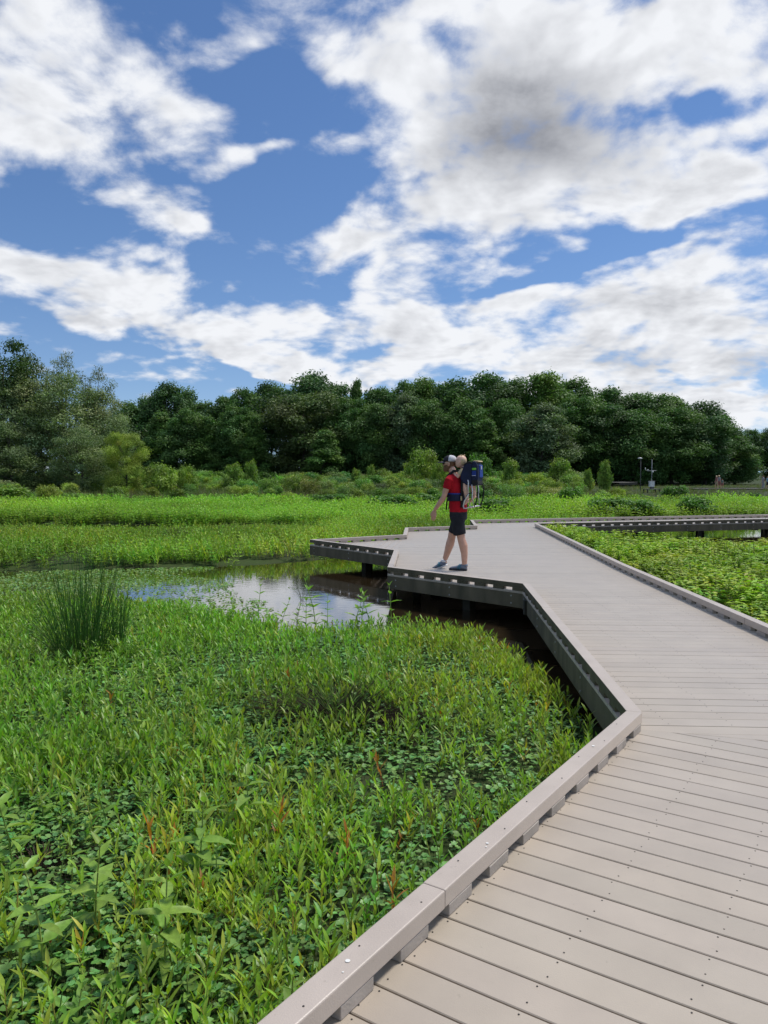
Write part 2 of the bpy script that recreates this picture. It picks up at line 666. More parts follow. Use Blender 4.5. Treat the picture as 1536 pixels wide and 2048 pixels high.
def planks(poly, dr, name='decking', pitch=.1455, gap=.007, origin=(0, 0)):
    dr = np.array(dr, float)
    dr /= np.linalg.norm(dr)
    nr = v2(-dr[1], dr[0])
    q = [float((np.array(p) - origin) @ nr) for p in poly]
    mb = MB()
    k0, k1 = math.floor(min(q) / pitch), math.ceil(max(q) / pitch)
    for k in range(k0, k1):
        lo, hi = k * pitch + gap / 2, (k + 1) * pitch - gap / 2
        bm = bmesh.new()
        f = bm.faces.new([bm.verts.new((p[0], p[1], 0)) for p in poly])
        for val, sgn in ((lo, 1), (hi, -1)):
            co = np.array(origin) + nr * val
            bmesh.ops.bisect_plane(bm, geom=bm.verts[:] + bm.edges[:] + bm.faces[:], dist=1e-6, plane_co=(co[0], co[1], 0), plane_no=(-nr[0] * sgn, -nr[1] * sgn, 0), clear_outer=True)
        c = random.uniform(.94, 1.04)
        c = (c * random.uniform(.992, 1.008), c, c * random.uniform(.985, 1.01))
        dzp = random.uniform(-.0012, .0006)
        for f in bm.faces:
            pts = [(v.co.x, v.co.y) for v in f.verts]
            if len(pts) >= 3:
                mb.prism(pts, -.026, dzp, c)
        bm.free()
    o = mb.build(name, M['deck'], None, usecol=True, bevel=.003)
    o.modifiers['bevel'].segments = 1
    DECKS.append([tuple(p) for p in poly])
    return onwalk(o)


planks([A[0], A[1], R1, B[0]], cn)
planks([A[1], A[2], A[3], A[4], A[6], A[7], A[8], A[9], B[3], B[2], R1], (1, -.055), origin=(1.6, 4.75))
planks([A[4], A[5], A[6]], (.12, 1))
planks([A[9], A[10], B[4], B[3]], (-bd[1], bd[0]))

# screw heads: pairs across every plank, in rows over the joists
mb = MB()
for row in np.arange(.10, 2.2, .405):
    for k in range(-14, 40):
        for off in (.03, .115):
            p = A0 + cn * (row + random.uniform(-.012, .012)) + cd * (k * .1455 + off + .02)
            kk = (p @ cd) / .1455
            if (p - A[1]) @ cd > -.2 and row < .3:
                continue
            if (p - A[1]) @ v2(.26, .965) > -.05:
                continue
            mb.disc((p[0], p[1], .0004), .0032, n=6, h=.0008)
for yk in range(0, 38):
    for xk in np.arange(1.78, 3.6, .405):
        for off in (.03, .115):
            y = 4.75 + yk * .1455 + off - .055 * (xk - 1.6)
            if (v2(xk, y) - A[1]) @ v2(.26, .965) > .12:
                mb.disc((xk + random.uniform(-.01, .01), y, .0004), .0032, n=6, h=.0008)
o = onwalk(mb.build('screw_heads', M['screw']))
tag(o, kind='stuff')


def offset_chain(ch, w, side):
    """points of the chain moved by w to one side, with mitred corners"""
    out = []
    n = len(ch)
    for i in range(n):
        d0 = (ch[i] - ch[i - 1]) if i > 0 else (ch[1] - ch[0])
        d1 = (ch[i + 1] - ch[i]) if i < n - 1 else d0
        d0, d1 = d0 / np.linalg.norm(d0), d1 / np.linalg.norm(d1)
        n0, n1 = side * v2(d0[1], -d0[0]), side * v2(d1[1], -d1[0])
        b = n0 + n1
        b /= np.linalg.norm(b)
        out.append(ch[i] + b * (w / max(b @ n0, .22)))
    return out


BLOCKS = []
CAPW = .092
for ch, side in ((A, 1), (B, -1)):
    inn = offset_chain(ch, CAPW, side)
    inf = offset_chain(ch, .045, side)
    for i in range(len(ch) - 1):
        p, q, ip, iq = ch[i], ch[i + 1], inn[i], inn[i + 1]
        d = q - p
        Ls = np.linalg.norm(d)
        d = d / Ls
        nn = side * v2(d[1], -d[0])
        mb = MB()
        # cap boards butt end to end every few metres
        cuts = [0.0]
        if side == 1 and i == 0:
            cuts += [4.2 + .89 - .03]
            step = 3.66
        else:
            step = 3.66
        while Ls - cuts[-1] > step + .8:
            cuts.append(cuts[-1] + step)
        cuts.append(Ls)
        for a, b in zip(cuts[:-1], cuts[1:]):
            o0 = p if a == 0 else p + d * (a + .0015)
            o1 = q if b == Ls else p + d * (b - .0015)
            i1 = iq if b == Ls else p + d * (b - .0015) + nn * CAPW
            i0 = ip if a == 0 else p + d * (a + .0015) + nn * CAPW
            j = random.uniform(-.0025, .0025)
            mb.prism([o0 + nn * j, o1 + nn * j, i1 + nn * j, i0 + nn * j], .0445 + j * .3, .112 + j * .5)
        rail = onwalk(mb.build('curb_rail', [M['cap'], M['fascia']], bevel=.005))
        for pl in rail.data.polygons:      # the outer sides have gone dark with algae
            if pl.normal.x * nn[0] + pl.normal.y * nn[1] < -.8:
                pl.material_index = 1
        # screws and a few bird droppings on the caps close by
        if side == 1 and i == 0:
            sm = MB()
            for k in range(26):
                for off in ((.03, .062)[k % 2],):
                    c = p + d * (.15 + k * .32 + random.uniform(-.02, .02)) + nn * off
                    if .15 + k * .32 < Ls - .1:
                        sm.disc((c[0], c[1], .1125), .0035, n=6, h=.0008)
            for s_, w_, r_ in ((4.55, .045, .008), (5.45, .06, .006), (6.75, .04, .008), (4.5, .065, .003), (5.42, .07, .003)):
                c = p + d * s_ + nn * w_
                dm = MB()
                dm.disc((c[0], c[1], .1135), r_, n=9, h=.0008)
                dm.build('bird_dropping', M['white'], rail)
            tag(sm.build('screw_heads', M['screw'], rail), kind='stuff')
        # spacer blocks, with open slots between them
        s0 = max(0.0, float((ip - p) @ d), float((inf[i] - p) @ d)) + .004
        s1 = min(Ls, float((iq - p) @ d)) - .004
        k = 0
        s = s0
        while s < s1 - .03:
            e = min(s + .172 + random.uniform(-.006, .006), s1)
            if s1 - e < .1:
                e = min(e, s1)
            c = p + d * ((s + e) / 2) + nn * (CAPW / 2 + random.uniform(.0015, .004))
            BLOCKS.append((float(np.hypot(c[0], c[1])) if c[1] > 0 else 99., c, e - s, math.atan2(d[1], d[0]), rail, nn))
            s += .318
        # fascia board
        fo = MB()
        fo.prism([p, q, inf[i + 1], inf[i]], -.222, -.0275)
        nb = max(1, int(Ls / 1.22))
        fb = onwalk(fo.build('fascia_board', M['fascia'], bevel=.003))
        bo = MB()
        for k in range(nb + 1):
            c = p + d * (.18 + (Ls - .36) * k / nb)
            for z in (-.075, -.175):
                bo.disc((c[0], c[1], z + random.uniform(-.01, .01)), .011, tuple(-nn) + (0,), 8, h=.006)
        tag(bo.build('bolts', M['bolt'], fb), kind='stuff')
        # posts
        npst = max(1, int(Ls / 2.4))
        for k in range(npst):
            c = p + d * (Ls * (k + .5) / npst if npst == 1 else .5 + (Ls - 1.0) * k / (npst - 1)) + nn * .45
            pm = MB()
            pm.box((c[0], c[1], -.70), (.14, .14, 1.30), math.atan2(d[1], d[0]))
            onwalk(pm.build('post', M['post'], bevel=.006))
BLOCKS.sort(key=lambda b: b[0])
rest = MB()
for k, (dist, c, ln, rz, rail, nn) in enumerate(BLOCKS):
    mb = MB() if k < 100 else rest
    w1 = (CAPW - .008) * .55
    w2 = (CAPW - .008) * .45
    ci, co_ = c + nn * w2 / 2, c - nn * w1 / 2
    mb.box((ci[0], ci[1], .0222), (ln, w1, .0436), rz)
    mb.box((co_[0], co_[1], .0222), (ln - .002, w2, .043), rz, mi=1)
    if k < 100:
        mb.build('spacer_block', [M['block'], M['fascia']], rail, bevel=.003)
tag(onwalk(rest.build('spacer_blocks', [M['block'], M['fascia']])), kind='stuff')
# bearers under the planks
bears = [((2.70, t, -.13), (1.85, .09, .18), 0) for t in np.arange(5.3, 12, 2.2)]
bears += [((2.25, t, -.13), (2.7, .09, .18), 0) for t in np.arange(12.6, 21.5, 2.2)]
for t in np.arange(1.2, 21, 2.4):
    c = (A[9] + B[3]) / 2 + bd * t
    bears.append(((c[0], c[1], -.15), (.09, 1.9, .22), math.atan2(bd[1], bd[0])))
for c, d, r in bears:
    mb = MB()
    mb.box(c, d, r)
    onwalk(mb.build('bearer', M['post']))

# ------------------------------------------------------------------ ground and water
POND = [(-26, 15.0), (-11.6, 15.2), (-7.8, 15.6), (-3.4, 16.5), (-1.7, 17.5), (-.6, 18.6), (1.2, 21.5), (4.4, 21.0), (4.35, 6.5), (3.0, 4.9), (2.3, 5.7), (1.95, 6.0), (1.74, 6.6), (1.50, 7.4), (1.28, 8.4), (1.05, 9.1), (.5, 9.5), (-.98, 9.35), (-2.4, 10.3), (-3.8, 11.4), (-6.5, 11.6), (-26, 10.8)]
CHAN = [(-40, 31.2), (-15.4, 30.7), (-9, 29.6), (-2.6, 28.1), (-1.6, 26.9), (-8.2, 25.4), (-14, 26.0), (-40, 26.8)]
RPOND = [(5.6, 22.4), (6.0, 20.4), (6.6, 18.6), (8, 17.7), (12, 17.4), (22, 18.5), (50, 22), (50, 33), (30, 32.5), (14, 29.4), (5, 26.6)]


def inside(X, Y, poly):
    r = np.zeros(X.shape, bool)
    n = len(poly)
    for i in range(n):
        x0, y0 = poly[i]
        x1, y1 = poly[(i + 1) % n]
        c = ((y0 > Y) != (y1 > Y))
        with np.errstate(divide='ignore', invalid='ignore'):
            xi = (x1 - x0) * (Y - y0) / (y1 - y0 + 1e-12) + x0
        r ^= c & (X < xi)
    return r


def edge_dist(X, Y, poly):
    D = np.full(X.shape, 1e9)
    n = len(poly)
    for i in range(n):
        x0, y0 = poly[i]
        x1, y1 = poly[(i + 1) % n]
        ex, ey = x1 - x0, y1 - y0
        t = np.clip(((X - x0) * ex + (Y - y0) * ey) / (ex * ex + ey * ey), 0, 1)
        D = np.minimum(D, np.hypot(X - x0 - t * ex, Y - y0 - t * ey))
    return D


def sdist(X, Y, poly):
    return np.where(inside(X, Y, poly), -1, 1) * edge_dist(X, Y, poly)


_tab = np.random.default_rng(5).random((256, 256))


def vnoise(X, Y, s, o=0):
    x, y = X / s + 37.3 * o + 500, Y / s + 19.7 * o + 500
    xi, yi = np.floor(x).astype(int), np.floor(y).astype(int)
    fx, fy = x - xi, y - yi
    fx, fy = fx * fx * (3 - 2 * fx), fy * fy * (3 - 2 * fy)
    t = lambda a, b: _tab[a % 256, b % 256]
    return (t(xi, yi) * (1 - fx) + t(xi + 1, yi) * fx) * (1 - fy) + (t(xi, yi + 1) * (1 - fx) + t(xi + 1, yi + 1) * fx) * fy


def fbm(X, Y, s, o=0):
    return (vnoise(X, Y, s, o) + .5 * vnoise(X, Y, s / 2.1, o + 1) + .25 * vnoise(X, Y, s / 4.3, o + 2)) / 1.75


WATER_Z = -.45


def ground_z(X, Y):
    d = np.minimum(np.minimum(sdist(X, Y, POND), sdist(X, Y, CHAN)), sdist(X, Y, RPOND))
    d = d + (vnoise(X, Y, .7, 3) - .5) * .35
    land = -.40 + .07 * (fbm(X, Y, 2.5, 4) - .4) + np.clip((Y - 45) / 100, 0, 1) * .25
    k = np.clip(d / .5, -1, 1)
    return np.where(k > 0, -.46 + (land + .46) * k, -.46 + k * .35)


def axis(lo, hi, fine, far):
    a = list(np.arange(lo, hi + 1e-6, fine))
    s = fine
    x = hi
    while x < far:
        s *= 1.22
        x += s
        a.append(x)
    return a


xs = sorted(set([-q for q in axis(0, 14, .22, 900)] + axis(0, 14, .22, 900)))
ys = sorted(set([-q for q in axis(0, 4, .4, 500)] + axis(0, 33, .22, 1200)))
GX, GY = np.meshgrid(np.array(xs), np.array(ys))
GZ = ground_z(GX, GY)
nx, ny = len(xs), len(ys)
V = np.stack([GX.ravel(), GY.ravel(), GZ.ravel()], 1)
ii = (np.arange(ny - 1)[:, None] * nx + np.arange(nx - 1)[None]).ravel()
T = np.concatenate([np.stack([ii, ii + 1, ii + nx + 1], 1), np.stack([ii, ii + nx + 1, ii + nx], 1)])
M['ground'] = mat_basic('marsh_mud', (.030, .034, .014), .85, (.035, .060, .012), .9, 8, .6, 14, .2, lo=.3, hi=.6)
g = link('ground', tri_mesh('ground', V, T, M['ground'], smooth=True))
tag(g, 'dark muddy marsh ground under the plants', kind='structure')

M['water'] = bpy.data.materials.new('murky_water')
nt, N, L, out = nodes_of(M['water'])
p = N.new('ShaderNodeBsdfPrincipled')
p.inputs['Base Color'].default_value = (.030, .021, .011, 1)
p.inputs['Roughness'].default_value = .035
p.inputs['IOR'].default_value = 1.36
p.inputs['Coat Weight'].default_value = .8
p.inputs['Coat IOR'].default_value = 1.36
p.inputs['Coat Roughness'].default_value = .03
L.new(p.outputs[0], out.inputs[0])
tc = N.new('ShaderNodeTexCoord')
mp = N.new('ShaderNodeMapping')
mp.inputs['Scale'].default_value = (1, 1.8, 1)
L.new(tc.outputs['Object'], mp.inputs[0])
nz = N.new('ShaderNodeTexNoise')
nz.inputs['Scale'].default_value = 4.5
nz.inputs['Detail'].default_value = 4
L.new(mp.outputs[0], nz.inputs['Vector'])
b = N.new('ShaderNodeBump')
b.inputs['Strength'].default_value = .035
b.inputs['Distance'].default_value = .03
L.new(nz.outputs[0], b.inputs['Height'])
L.new(b.outputs[0], p.inputs['Normal'])
L.new(b.outputs[0], p.inputs['Coat Normal'])
mb = MB()
mb.poly([(-60, 2, WATER_Z), (70, 2, WATER_Z), (70, 40, WATER_Z), (-60, 40, WATER_Z)], [(0, 1, 2, 3)])
w = mb.build('water', M['water'])
tag(w, 'still brown marsh water mirroring the sky', kind='structure')
# ------------------------------------------------------------------ marsh plants


def leaf_tpl(Ln, Wd, ts=(0, .3, .65, 1), ws=(.12, 1, .75, 0), fold=.16, droop=.25, curl=0.0):
    """a folded leaf along +X"""
    V, rows = [], []
    for t, w in zip(ts, ws):
        x = t * Ln
        z = -droop * Ln * t * t + curl * Ln * t
        if w <= 0.001:
            rows.append((len(V),))
            V.append((x, 0, z))
        else:
            rows.append((len(V), len(V) + 1, len(V) + 2))
            hw = w * Wd / 2
            V += [(x, -hw, z + fold * hw), (x, 0, z - fold * hw), (x, hw, z + fold * hw)]
    T = []
    for a, b in zip(rows[:-1], rows[1:]):
        if len(a) == 3 and len(b) == 3:
            for k in (0, 1):
                T += [(a[k], a[k + 1], b[k + 1]), (a[k], b[k + 1], b[k])]
        elif len(b) == 1:
            T += [(a[0], a[1], b[0]), (a[1], a[2], b[0])]
        else:
            T += [(a[0], b[1], b[0]), (a[0], b[2], b[1])]
    return np.array(V, float), np.array(T, int)


def rot(V, pitch, yaw, roll=0.0):
    c, s = math.cos(roll), math.sin(roll)
    V = np.stack([V[:, 0], V[:, 1] * c - V[:, 2] * s, V[:, 1] * s + V[:, 2] * c], 1)
    c, s = math.cos(pitch), math.sin(pitch)
    V = np.stack([V[:, 0] * c - V[:, 2] * s, V[:, 1], V[:, 0] * s + V[:, 2] * c], 1)
    c, s = math.cos(yaw), math.sin(yaw)
    return np.stack([V[:, 0] * c - V[:, 1] * s, V[:, 0] * s + V[:, 1] * c, V[:, 2]], 1)


class Acc:
    def __init__(s):
        s.V, s.T, s.C, s.n = [], [], [], 0

    def add(s, V, T, C):
        C = np.asarray(C, float)
        if C.ndim == 1:
            C = np.repeat(C[None], len(V), 0)
        s.V.append(V)
        s.T.append(np.asarray(T) + s.n)
        s.C.append(C)
        s.n += len(V)

    def get(s):
        return np.concatenate(s.V), np.concatenate(s.T), np.concatenate(s.C)


def stem(acc, pts, r, col, n=3):
    pts = np.array(pts, float)
    V, T = [], []
    for i, p in enumerate(pts):
        rr = r * (1 - .5 * i / (len(pts) - 1))
        for k in range(n):
            a = 2 * PI * k / n
            V.append((p[0] + rr * math.cos(a), p[1] + rr * math.sin(a), p[2]))
    for i in range(len(pts) - 1):
        for k in range(n):
            a, b = i * n + k, i * n + (k + 1) % n
            T += [(a, b, b + n), (a, b + n, a + n)]
    acc.add(np.array(V), np.array(T), col)


def jit(col, h=.12, v=.18):
    c = np.array(col) * rng.uniform(1 - v, 1 + v)
    return c * np.array([rng.uniform(1 - h, 1 + h * 1.3), 1, rng.uniform(1 - h, 1 + h)])


YG, MG, BG, DG = (.175, .325, .034), (.150, .270, .034), (.135, .265, .070), (.050, .130, .030)


def lance_plant(h, n, L0, W0, col, near=True):
    """upright stem with narrow leaves held up along it"""
    A_ = Acc()
    bx, by = rng.normal(0, .10 * h, 2)
    stem(A_, [(0, 0, 0), (bx * .4, by * .4, h * .55), (bx, by, h)], .0022 + .003 * h, jit((.24, .26, .07)))
    ya = rng.uniform(0, 6.28)
    for i in range(n):
        t = .12 + .88 * (i + 1) / n
        ya += 2.4 + rng.uniform(-.4, .4)
        L1 = L0 * (.75 + .5 * math.sin(PI * min(t * .85, 1))) * rng.uniform(.8, 1.15)
        if near:
            V, T = leaf_tpl(L1, W0 * rng.uniform(.85, 1.2), droop=rng.uniform(.0, .35))
        else:
            V, T = leaf_tpl(L1, W0 * rng.uniform(.85, 1.2), (0, .45, 1), (0, 1, 0), droop=.1)
        V = rot(V, rng.uniform(1.0, 1.4) - .35 * (1 - t), ya, rng.uniform(-.3, .3))
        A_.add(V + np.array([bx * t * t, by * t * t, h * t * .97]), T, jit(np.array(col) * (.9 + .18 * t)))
    return A_.get()


def broad_plant(h, pairs, L0, W0, col, near=True, spread=.35):
    """stem with opposite broad pointed leaves, small upright ones at the tip"""
    A_ = Acc()
    bx, by = rng.normal(0, .10 * h, 2)
    stem(A_, [(0, 0, 0), (bx * .3, by * .3, h * .5), (bx, by, h)], .003 + .004 * h, jit((.26, .34, .10)), 5)
    ya = rng.uniform(0, 6.28)
    for i in range(pairs):
        t = .22 + .78 * (i / max(1, pairs - 1))
        ya += PI / 2 + rng.uniform(-.25, .25)
        sz = (1.05 - .55 * max(0, t - .6) / .4) * (.8 + .25 * min(1, t * 2))
        pit = spread + 1.0 * max(0, t - .75) / .25 * .75
        for sd in (0, PI):
            V, T = (leaf_tpl(L0 * sz * rng.uniform(.85, 1.12), W0 * sz * rng.uniform(.85, 1.1), (0, .22, .55, 1), (.1, .95, .8, 0), droop=rng.uniform(.15, .5), fold=.22) if near
                    else leaf_tpl(L0 * sz, W0 * sz, (0, .4, 1), (0, 1, 0), droop=.2))
            V = rot(V, pit + rng.uniform(-.2, .2), ya + sd + rng.uniform(-.2, .2), rng.uniform(-.3, .3))
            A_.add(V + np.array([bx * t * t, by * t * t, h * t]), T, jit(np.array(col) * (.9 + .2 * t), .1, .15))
    return A_.get()


def round_leaf(r, hgt, col, near=True):
    """one scalloped round leaf on its own thin stalk"""
    A_ = Acc()
    n = 11 if near else 6
    lx, ly = rng.normal(0, .015, 2)
    V = [(lx, ly, hgt - r * .18)]
    for k in range(n):
        a = 2 * PI * k / n
        rr = r * (1.0 if k % 2 else .86) if near else r
        if k == 0:
            rr = r * .35
        V.append((lx + rr * math.cos(a), ly + rr * math.sin(a), hgt + rng.uniform(-.1, .1) * r))
    V = np.array(V)
    tx, ty = rng.normal(0, .22, 2)
    V[:, 2] += (V[:, 0] - lx) * tx + (V[:, 1] - ly) * ty
    T = [(0, 1 + k, 1 + (k + 1) % n) for k in range(n)]
    A_.add(V, np.array(T), jit(col, .10, .2))
    if near:
        stem(A_, [(0, 0, 0), (lx, ly, hgt - r * .2)], .0014, np.array((.07, .12, .04)))
    return A_.get()


def sprig_plant(h, n, L0, W0, col):
    """bushy herb: several slanting leafy sprigs"""
    A_ = Acc()
    for b in range(n):
        ya = rng.uniform(0, 6.28)
        out = rng.uniform(.1, .55) * h
        hh = h * rng.uniform(.65, 1.05)
        ex, ey = math.cos(ya) * out, math.sin(ya) * out
        stem(A_, [(0, 0, 0), (ex * .4, ey * .4, hh * .6), (ex, ey, hh)], .004, jit((.10, .11, .04)))
        for k in range(7):
            t = .35 + .65 * k / 6
            for sd in (-1, 1):
                V, T = leaf_tpl(L0 * rng.uniform(.8, 1.15), W0, (0, .4, 1), (0, 1, 0), droop=.25, fold=.2)
                V = rot(V, rng.uniform(-.1, .5), ya + sd * rng.uniform(.7, 1.4), rng.uniform(-.4, .4))
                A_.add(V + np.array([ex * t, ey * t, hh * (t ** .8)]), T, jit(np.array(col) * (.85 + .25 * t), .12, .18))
    return A_.get()


def scatter(name, tpls, X, Y, Z, sc, mat, label=None, cj=.14, lean=.12, tone=None, kind='stuff', parent=None):
    n = len(X)
    pick = rng.integers(0, len(tpls), n)
    Vs, Ts, Cs, off = [], [], [], 0
    for k, (tv, tt, tc_) in enumerate(tpls):
        idx = np.nonzero(pick == k)[0]
        m = len(idx)
        if not m:
            continue
        a = rng.uniform(0, 2 * PI, m)
        s = sc[idx] if hasattr(sc, '__len__') else np.full(m, sc)
        c, si = np.cos(a)[:, None] * s[:, None], np.sin(a)[:, None] * s[:, None]
        vx, vy, vz = tv[:, 0][None], tv[:, 1][None], tv[:, 2][None]
        pz = vz * s[:, None]
        px = vx * c - vy * si + pz * rng.normal(0, lean, m)[:, None]
        py = vx * si + vy * c + pz * rng.normal(0, lean, m)[:, None]
        V = np.stack([px + X[idx][:, None], py + Y[idx][:, None], pz + Z[idx][:, None]], 2).reshape(-1, 3)
        nv = len(tv)
        T = (tt[None] + (np.arange(m) * nv)[:, None, None]).reshape(-1, 3) + off
        g_ = np.clip(rng.normal(1, cj, m), .5, 1.6)[:, None, None]
        hue = np.stack([np.clip(rng.normal(1, cj, m), .6, 1.7), np.ones(m), np.clip(rng.normal(1, cj, m), .5, 1.6)], 1)[:, None, :]
        if tone is not None:
            hue = hue * tone[idx][:, None, :]
        C = (tc_[None] * g_ * hue).reshape(-1, 3)
        Vs.append(V)
        Ts.append(T)
        Cs.append(C)
        off += m * nv
    me = tri_mesh(name, np.concatenate(Vs), np.concatenate(Ts), mat, np.concatenate(Cs))
    o = link(name, me, parent)
    return tag(o, label, None, None, kind)


def free(X, Y, margin=.1, water=-.05, ponds=(POND, CHAN, RPOND)):
    ok = np.ones(X.shape, bool)
    for d in DECKS:
        ok &= sdist(X, Y, d) > margin
    ragged = (vnoise(X, Y, .8, 95) - .5) * np.where(Y > 12, 1.3, .35) + (vnoise(X, Y, .25, 97) - .5) * .3
    for p in ponds:
        ok &= sdist(X, Y, p) + ragged > water
    return ok


def sample(n, x0, x1, y0, y1, fan=None):
    """random ground points; fan widens the strip with distance"""
    Y = y0 + (y1 - y0) * rng.random(n)
    if fan:
        Y = np.sqrt(y0 ** 2 + (y1 ** 2 - y0 ** 2) * rng.random(n))
        X = (x0 + (x1 - x0) * rng.random(n)) * Y
    else:
        X = x0 + (x1 - x0) * rng.random(n)
    return X, Y


# bare patches of dead stalks and mud, and how open they are
HOLES = [(at_z(x, y, -.40)[:2], rx, ry, k) for x, y, rx, ry, k in ((690, 1450, .38, .26, .95), (780, 1464, .28, .17, .9), (85, 1752, .17, .15, .9), (560, 1320, .16, .14, .8), (700, 1575, .24, .14, .6), (165, 1300, .26, .22, .8), (300, 1260, .2, .2, .6), (480, 1480, .25, .12, .5))]


def open_ground(X, Y):
    q = np.ones(X.shape)
    for c, rx, ry, k in HOLES:
        r2 = ((X - c[0]) / rx) ** 2 + ((Y - c[1]) / ry) ** 2 + 1.2 * (vnoise(X, Y, .12, 91) - .5)
        q = np.minimum(q, 1 - k * np.clip(1.5 - r2, 0, 1))
    return q


def near_tone(X, Y):
    """real patches of yellower and browner growth"""
    t = 1 + .5 * (fbm(X, Y, 1.6, 15) - .45)
    y = 1 + .6 * (fbm(X, Y, 2.2, 18) - .45) + .15 * ((X > .2) & (Y > 6))
    return np.stack([t * y, t, t], 1)


# --- foreground, left of the boardwalk
cover_r = [round_leaf(rng.uniform(.012, .022), rng.uniform(.02, .09), BG) for _ in range(16)]
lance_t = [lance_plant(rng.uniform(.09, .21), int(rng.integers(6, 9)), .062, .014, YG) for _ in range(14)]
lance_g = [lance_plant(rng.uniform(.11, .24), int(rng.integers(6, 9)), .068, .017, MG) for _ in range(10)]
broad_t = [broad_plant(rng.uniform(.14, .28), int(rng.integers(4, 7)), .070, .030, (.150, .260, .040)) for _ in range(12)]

X, Y = sample(170000, -.60, .34, 1.9, 11.5, True)
m = free(X, Y, .05, .03) & (Y < 12)
m &= rng.random(len(X)) < open_ground(X, Y) * np.clip(.35 + 1.8 * (fbm(X, Y, 1.3, 7) - .42), .30, 1)
X, Y = X[m], Y[m]
scatter('pennywort_cover', cover_r, X, Y, ground_z(X, Y), rng.uniform(.7, 1.3, len(X)), M['leaf_near'], 'low blue green round leaved cover between the stems in the near marsh', .14, .25)

X, Y = sample(17500, -.60, .34, 1.9, 11.5, True)
m = free(X, Y, .06, .05)
f1 = fbm(X, Y, 1.1, 12)
m &= rng.random(len(X)) < open_ground(X, Y) * np.clip(.38 + 3.2 * (f1 - .45) + .35 * (edge_dist(X, Y, DECKS[0]) < .45) + .5 * ((edge_dist(X, Y, DECKS[1]) < .5) & (Y < 7.5)), .03, 1)
X, Y = X[m], Y[m]
red = (rng.random(len(X)) < .012)
old = (rng.random(len(X)) < .05)
tone = np.where(red[:, None], np.array([[1.5, .42, .7]]), np.where(old[:, None], np.array([[1.5, .97, 1.1]]), 1.0)) * near_tone(X, Y)
scatter('lance_leaved_plants', lance_t, X, Y, ground_z(X, Y), rng.uniform(.7, 1.25, len(X)), M['leaf_near'], 'yellow green upright narrow leaved stems covering the near marsh', .12, .12, tone)

X, Y = sample(9300, -.60, .34, 1.9, 11.5, True)
m = free(X, Y, .06, .05)
m &= rng.random(len(X)) < open_ground(X, Y) * np.clip(.18 + 2.4 * (fbm(X, Y, 1.5, 22) - .45) + .25 * (X < -1.5) + .3 * (edge_dist(X, Y, DECKS[0]) < .5), .03, 1)
X, Y = X[m], Y[m]
scatter('willow_leaved_plants', lance_g, X, Y, ground_z(X, Y), rng.uniform(.75, 1.25, len(X)), M['leaf_near'], 'mid green narrow leaved stems filling the near marsh', .12, .12, near_tone(X, Y))

X, Y = sample(2400, -.60, .3, 1.9, 12.0, True)
m = free(X, Y, .08, .02)
dl = edge_dist(X, Y, POND)
m &= rng.random(len(X)) < open_ground(X, Y) * np.clip(.75 * (X < -.23 * Y - .05) + .55 * ((dl < 1.0) & (X < .3)) + .03 + .6 * (fbm(X, Y, 1.2, 31) - .5), .02, 1)
X, Y = X[m], Y[m]
scatter('broad_leaved_stems', broad_t, X, Y, ground_z(X, Y), rng.uniform(.65, 1.15, len(X)), M['leaf_near'], 'bright green pointed leaved stems on the left side of the near marsh', .10, .10)

# floating leaves on the left of the pond
X, Y = sample(60000, -14, -1.5, 10.5, 17.5)
m = sdist(X, Y, POND) < .02
edge_ = fbm(X, Y, 1.8, 41)
lim = -2.1 - 1.1 * (Y - 12.5) * .45 + 2.2 * (edge_ - .45)
m &= (X < lim) & (rng.random(len(X)) < np.clip(1.2 * (fbm(X, Y, .9, 44) - .18), 0, 1))
X, Y = X[m], Y[m]
flo = [round_leaf(rng.uniform(.014, .026), .010, (.17, .29, .085), False) for _ in range(8)]
scatter('floating_leaves', flo, X, Y, np.full(len(X), WATER_Z + .004), rng.uniform(.7, 1.3, len(X)), M['leaf_near'], 'mat of small floating leaves on the left of the pond', .15, .0)

# --- the bank beyond the pond and round the overlook
bank_t = [lance_plant(rng.uniform(.20, .36), int(rng.integers(7, 11)), .10, .030, (.19, .31, .034), False) for _ in range(12)]
bank_b = [broad_plant(rng.uniform(.24, .40), 5, .11, .05, (.18, .32, .04), False) for _ in range(10)]
X, Y = sample(52000, -.62, .30, 14.5, 30.5, True)
m = free(X, Y, .08, .02)
f2 = fbm(X, Y, 2.2, 51)
m &= rng.random(len(X)) < np.clip(.66 + 2.4 * (f2 - .45), .06, 1)
X, Y = X[m], Y[m]
tone = 1 + 1.1 * (fbm(X, Y, 3.0, 55) - .42)
tone = np.stack([tone * (1 + .5 * (fbm(X, Y, 4.0, 58) - .45)), tone, tone], 1)
scatter('bank_herbs', bank_t + bank_b, X, Y, ground_z(X, Y), rng.uniform(.6, 1.2, len(X)) * np.where((Y > 22.5) & (Y < 27) & (X < -2), .7, 1), M['leaf_mid'], 'mixed green herbs on the low bank beyond the pond', .14, .15, tone)

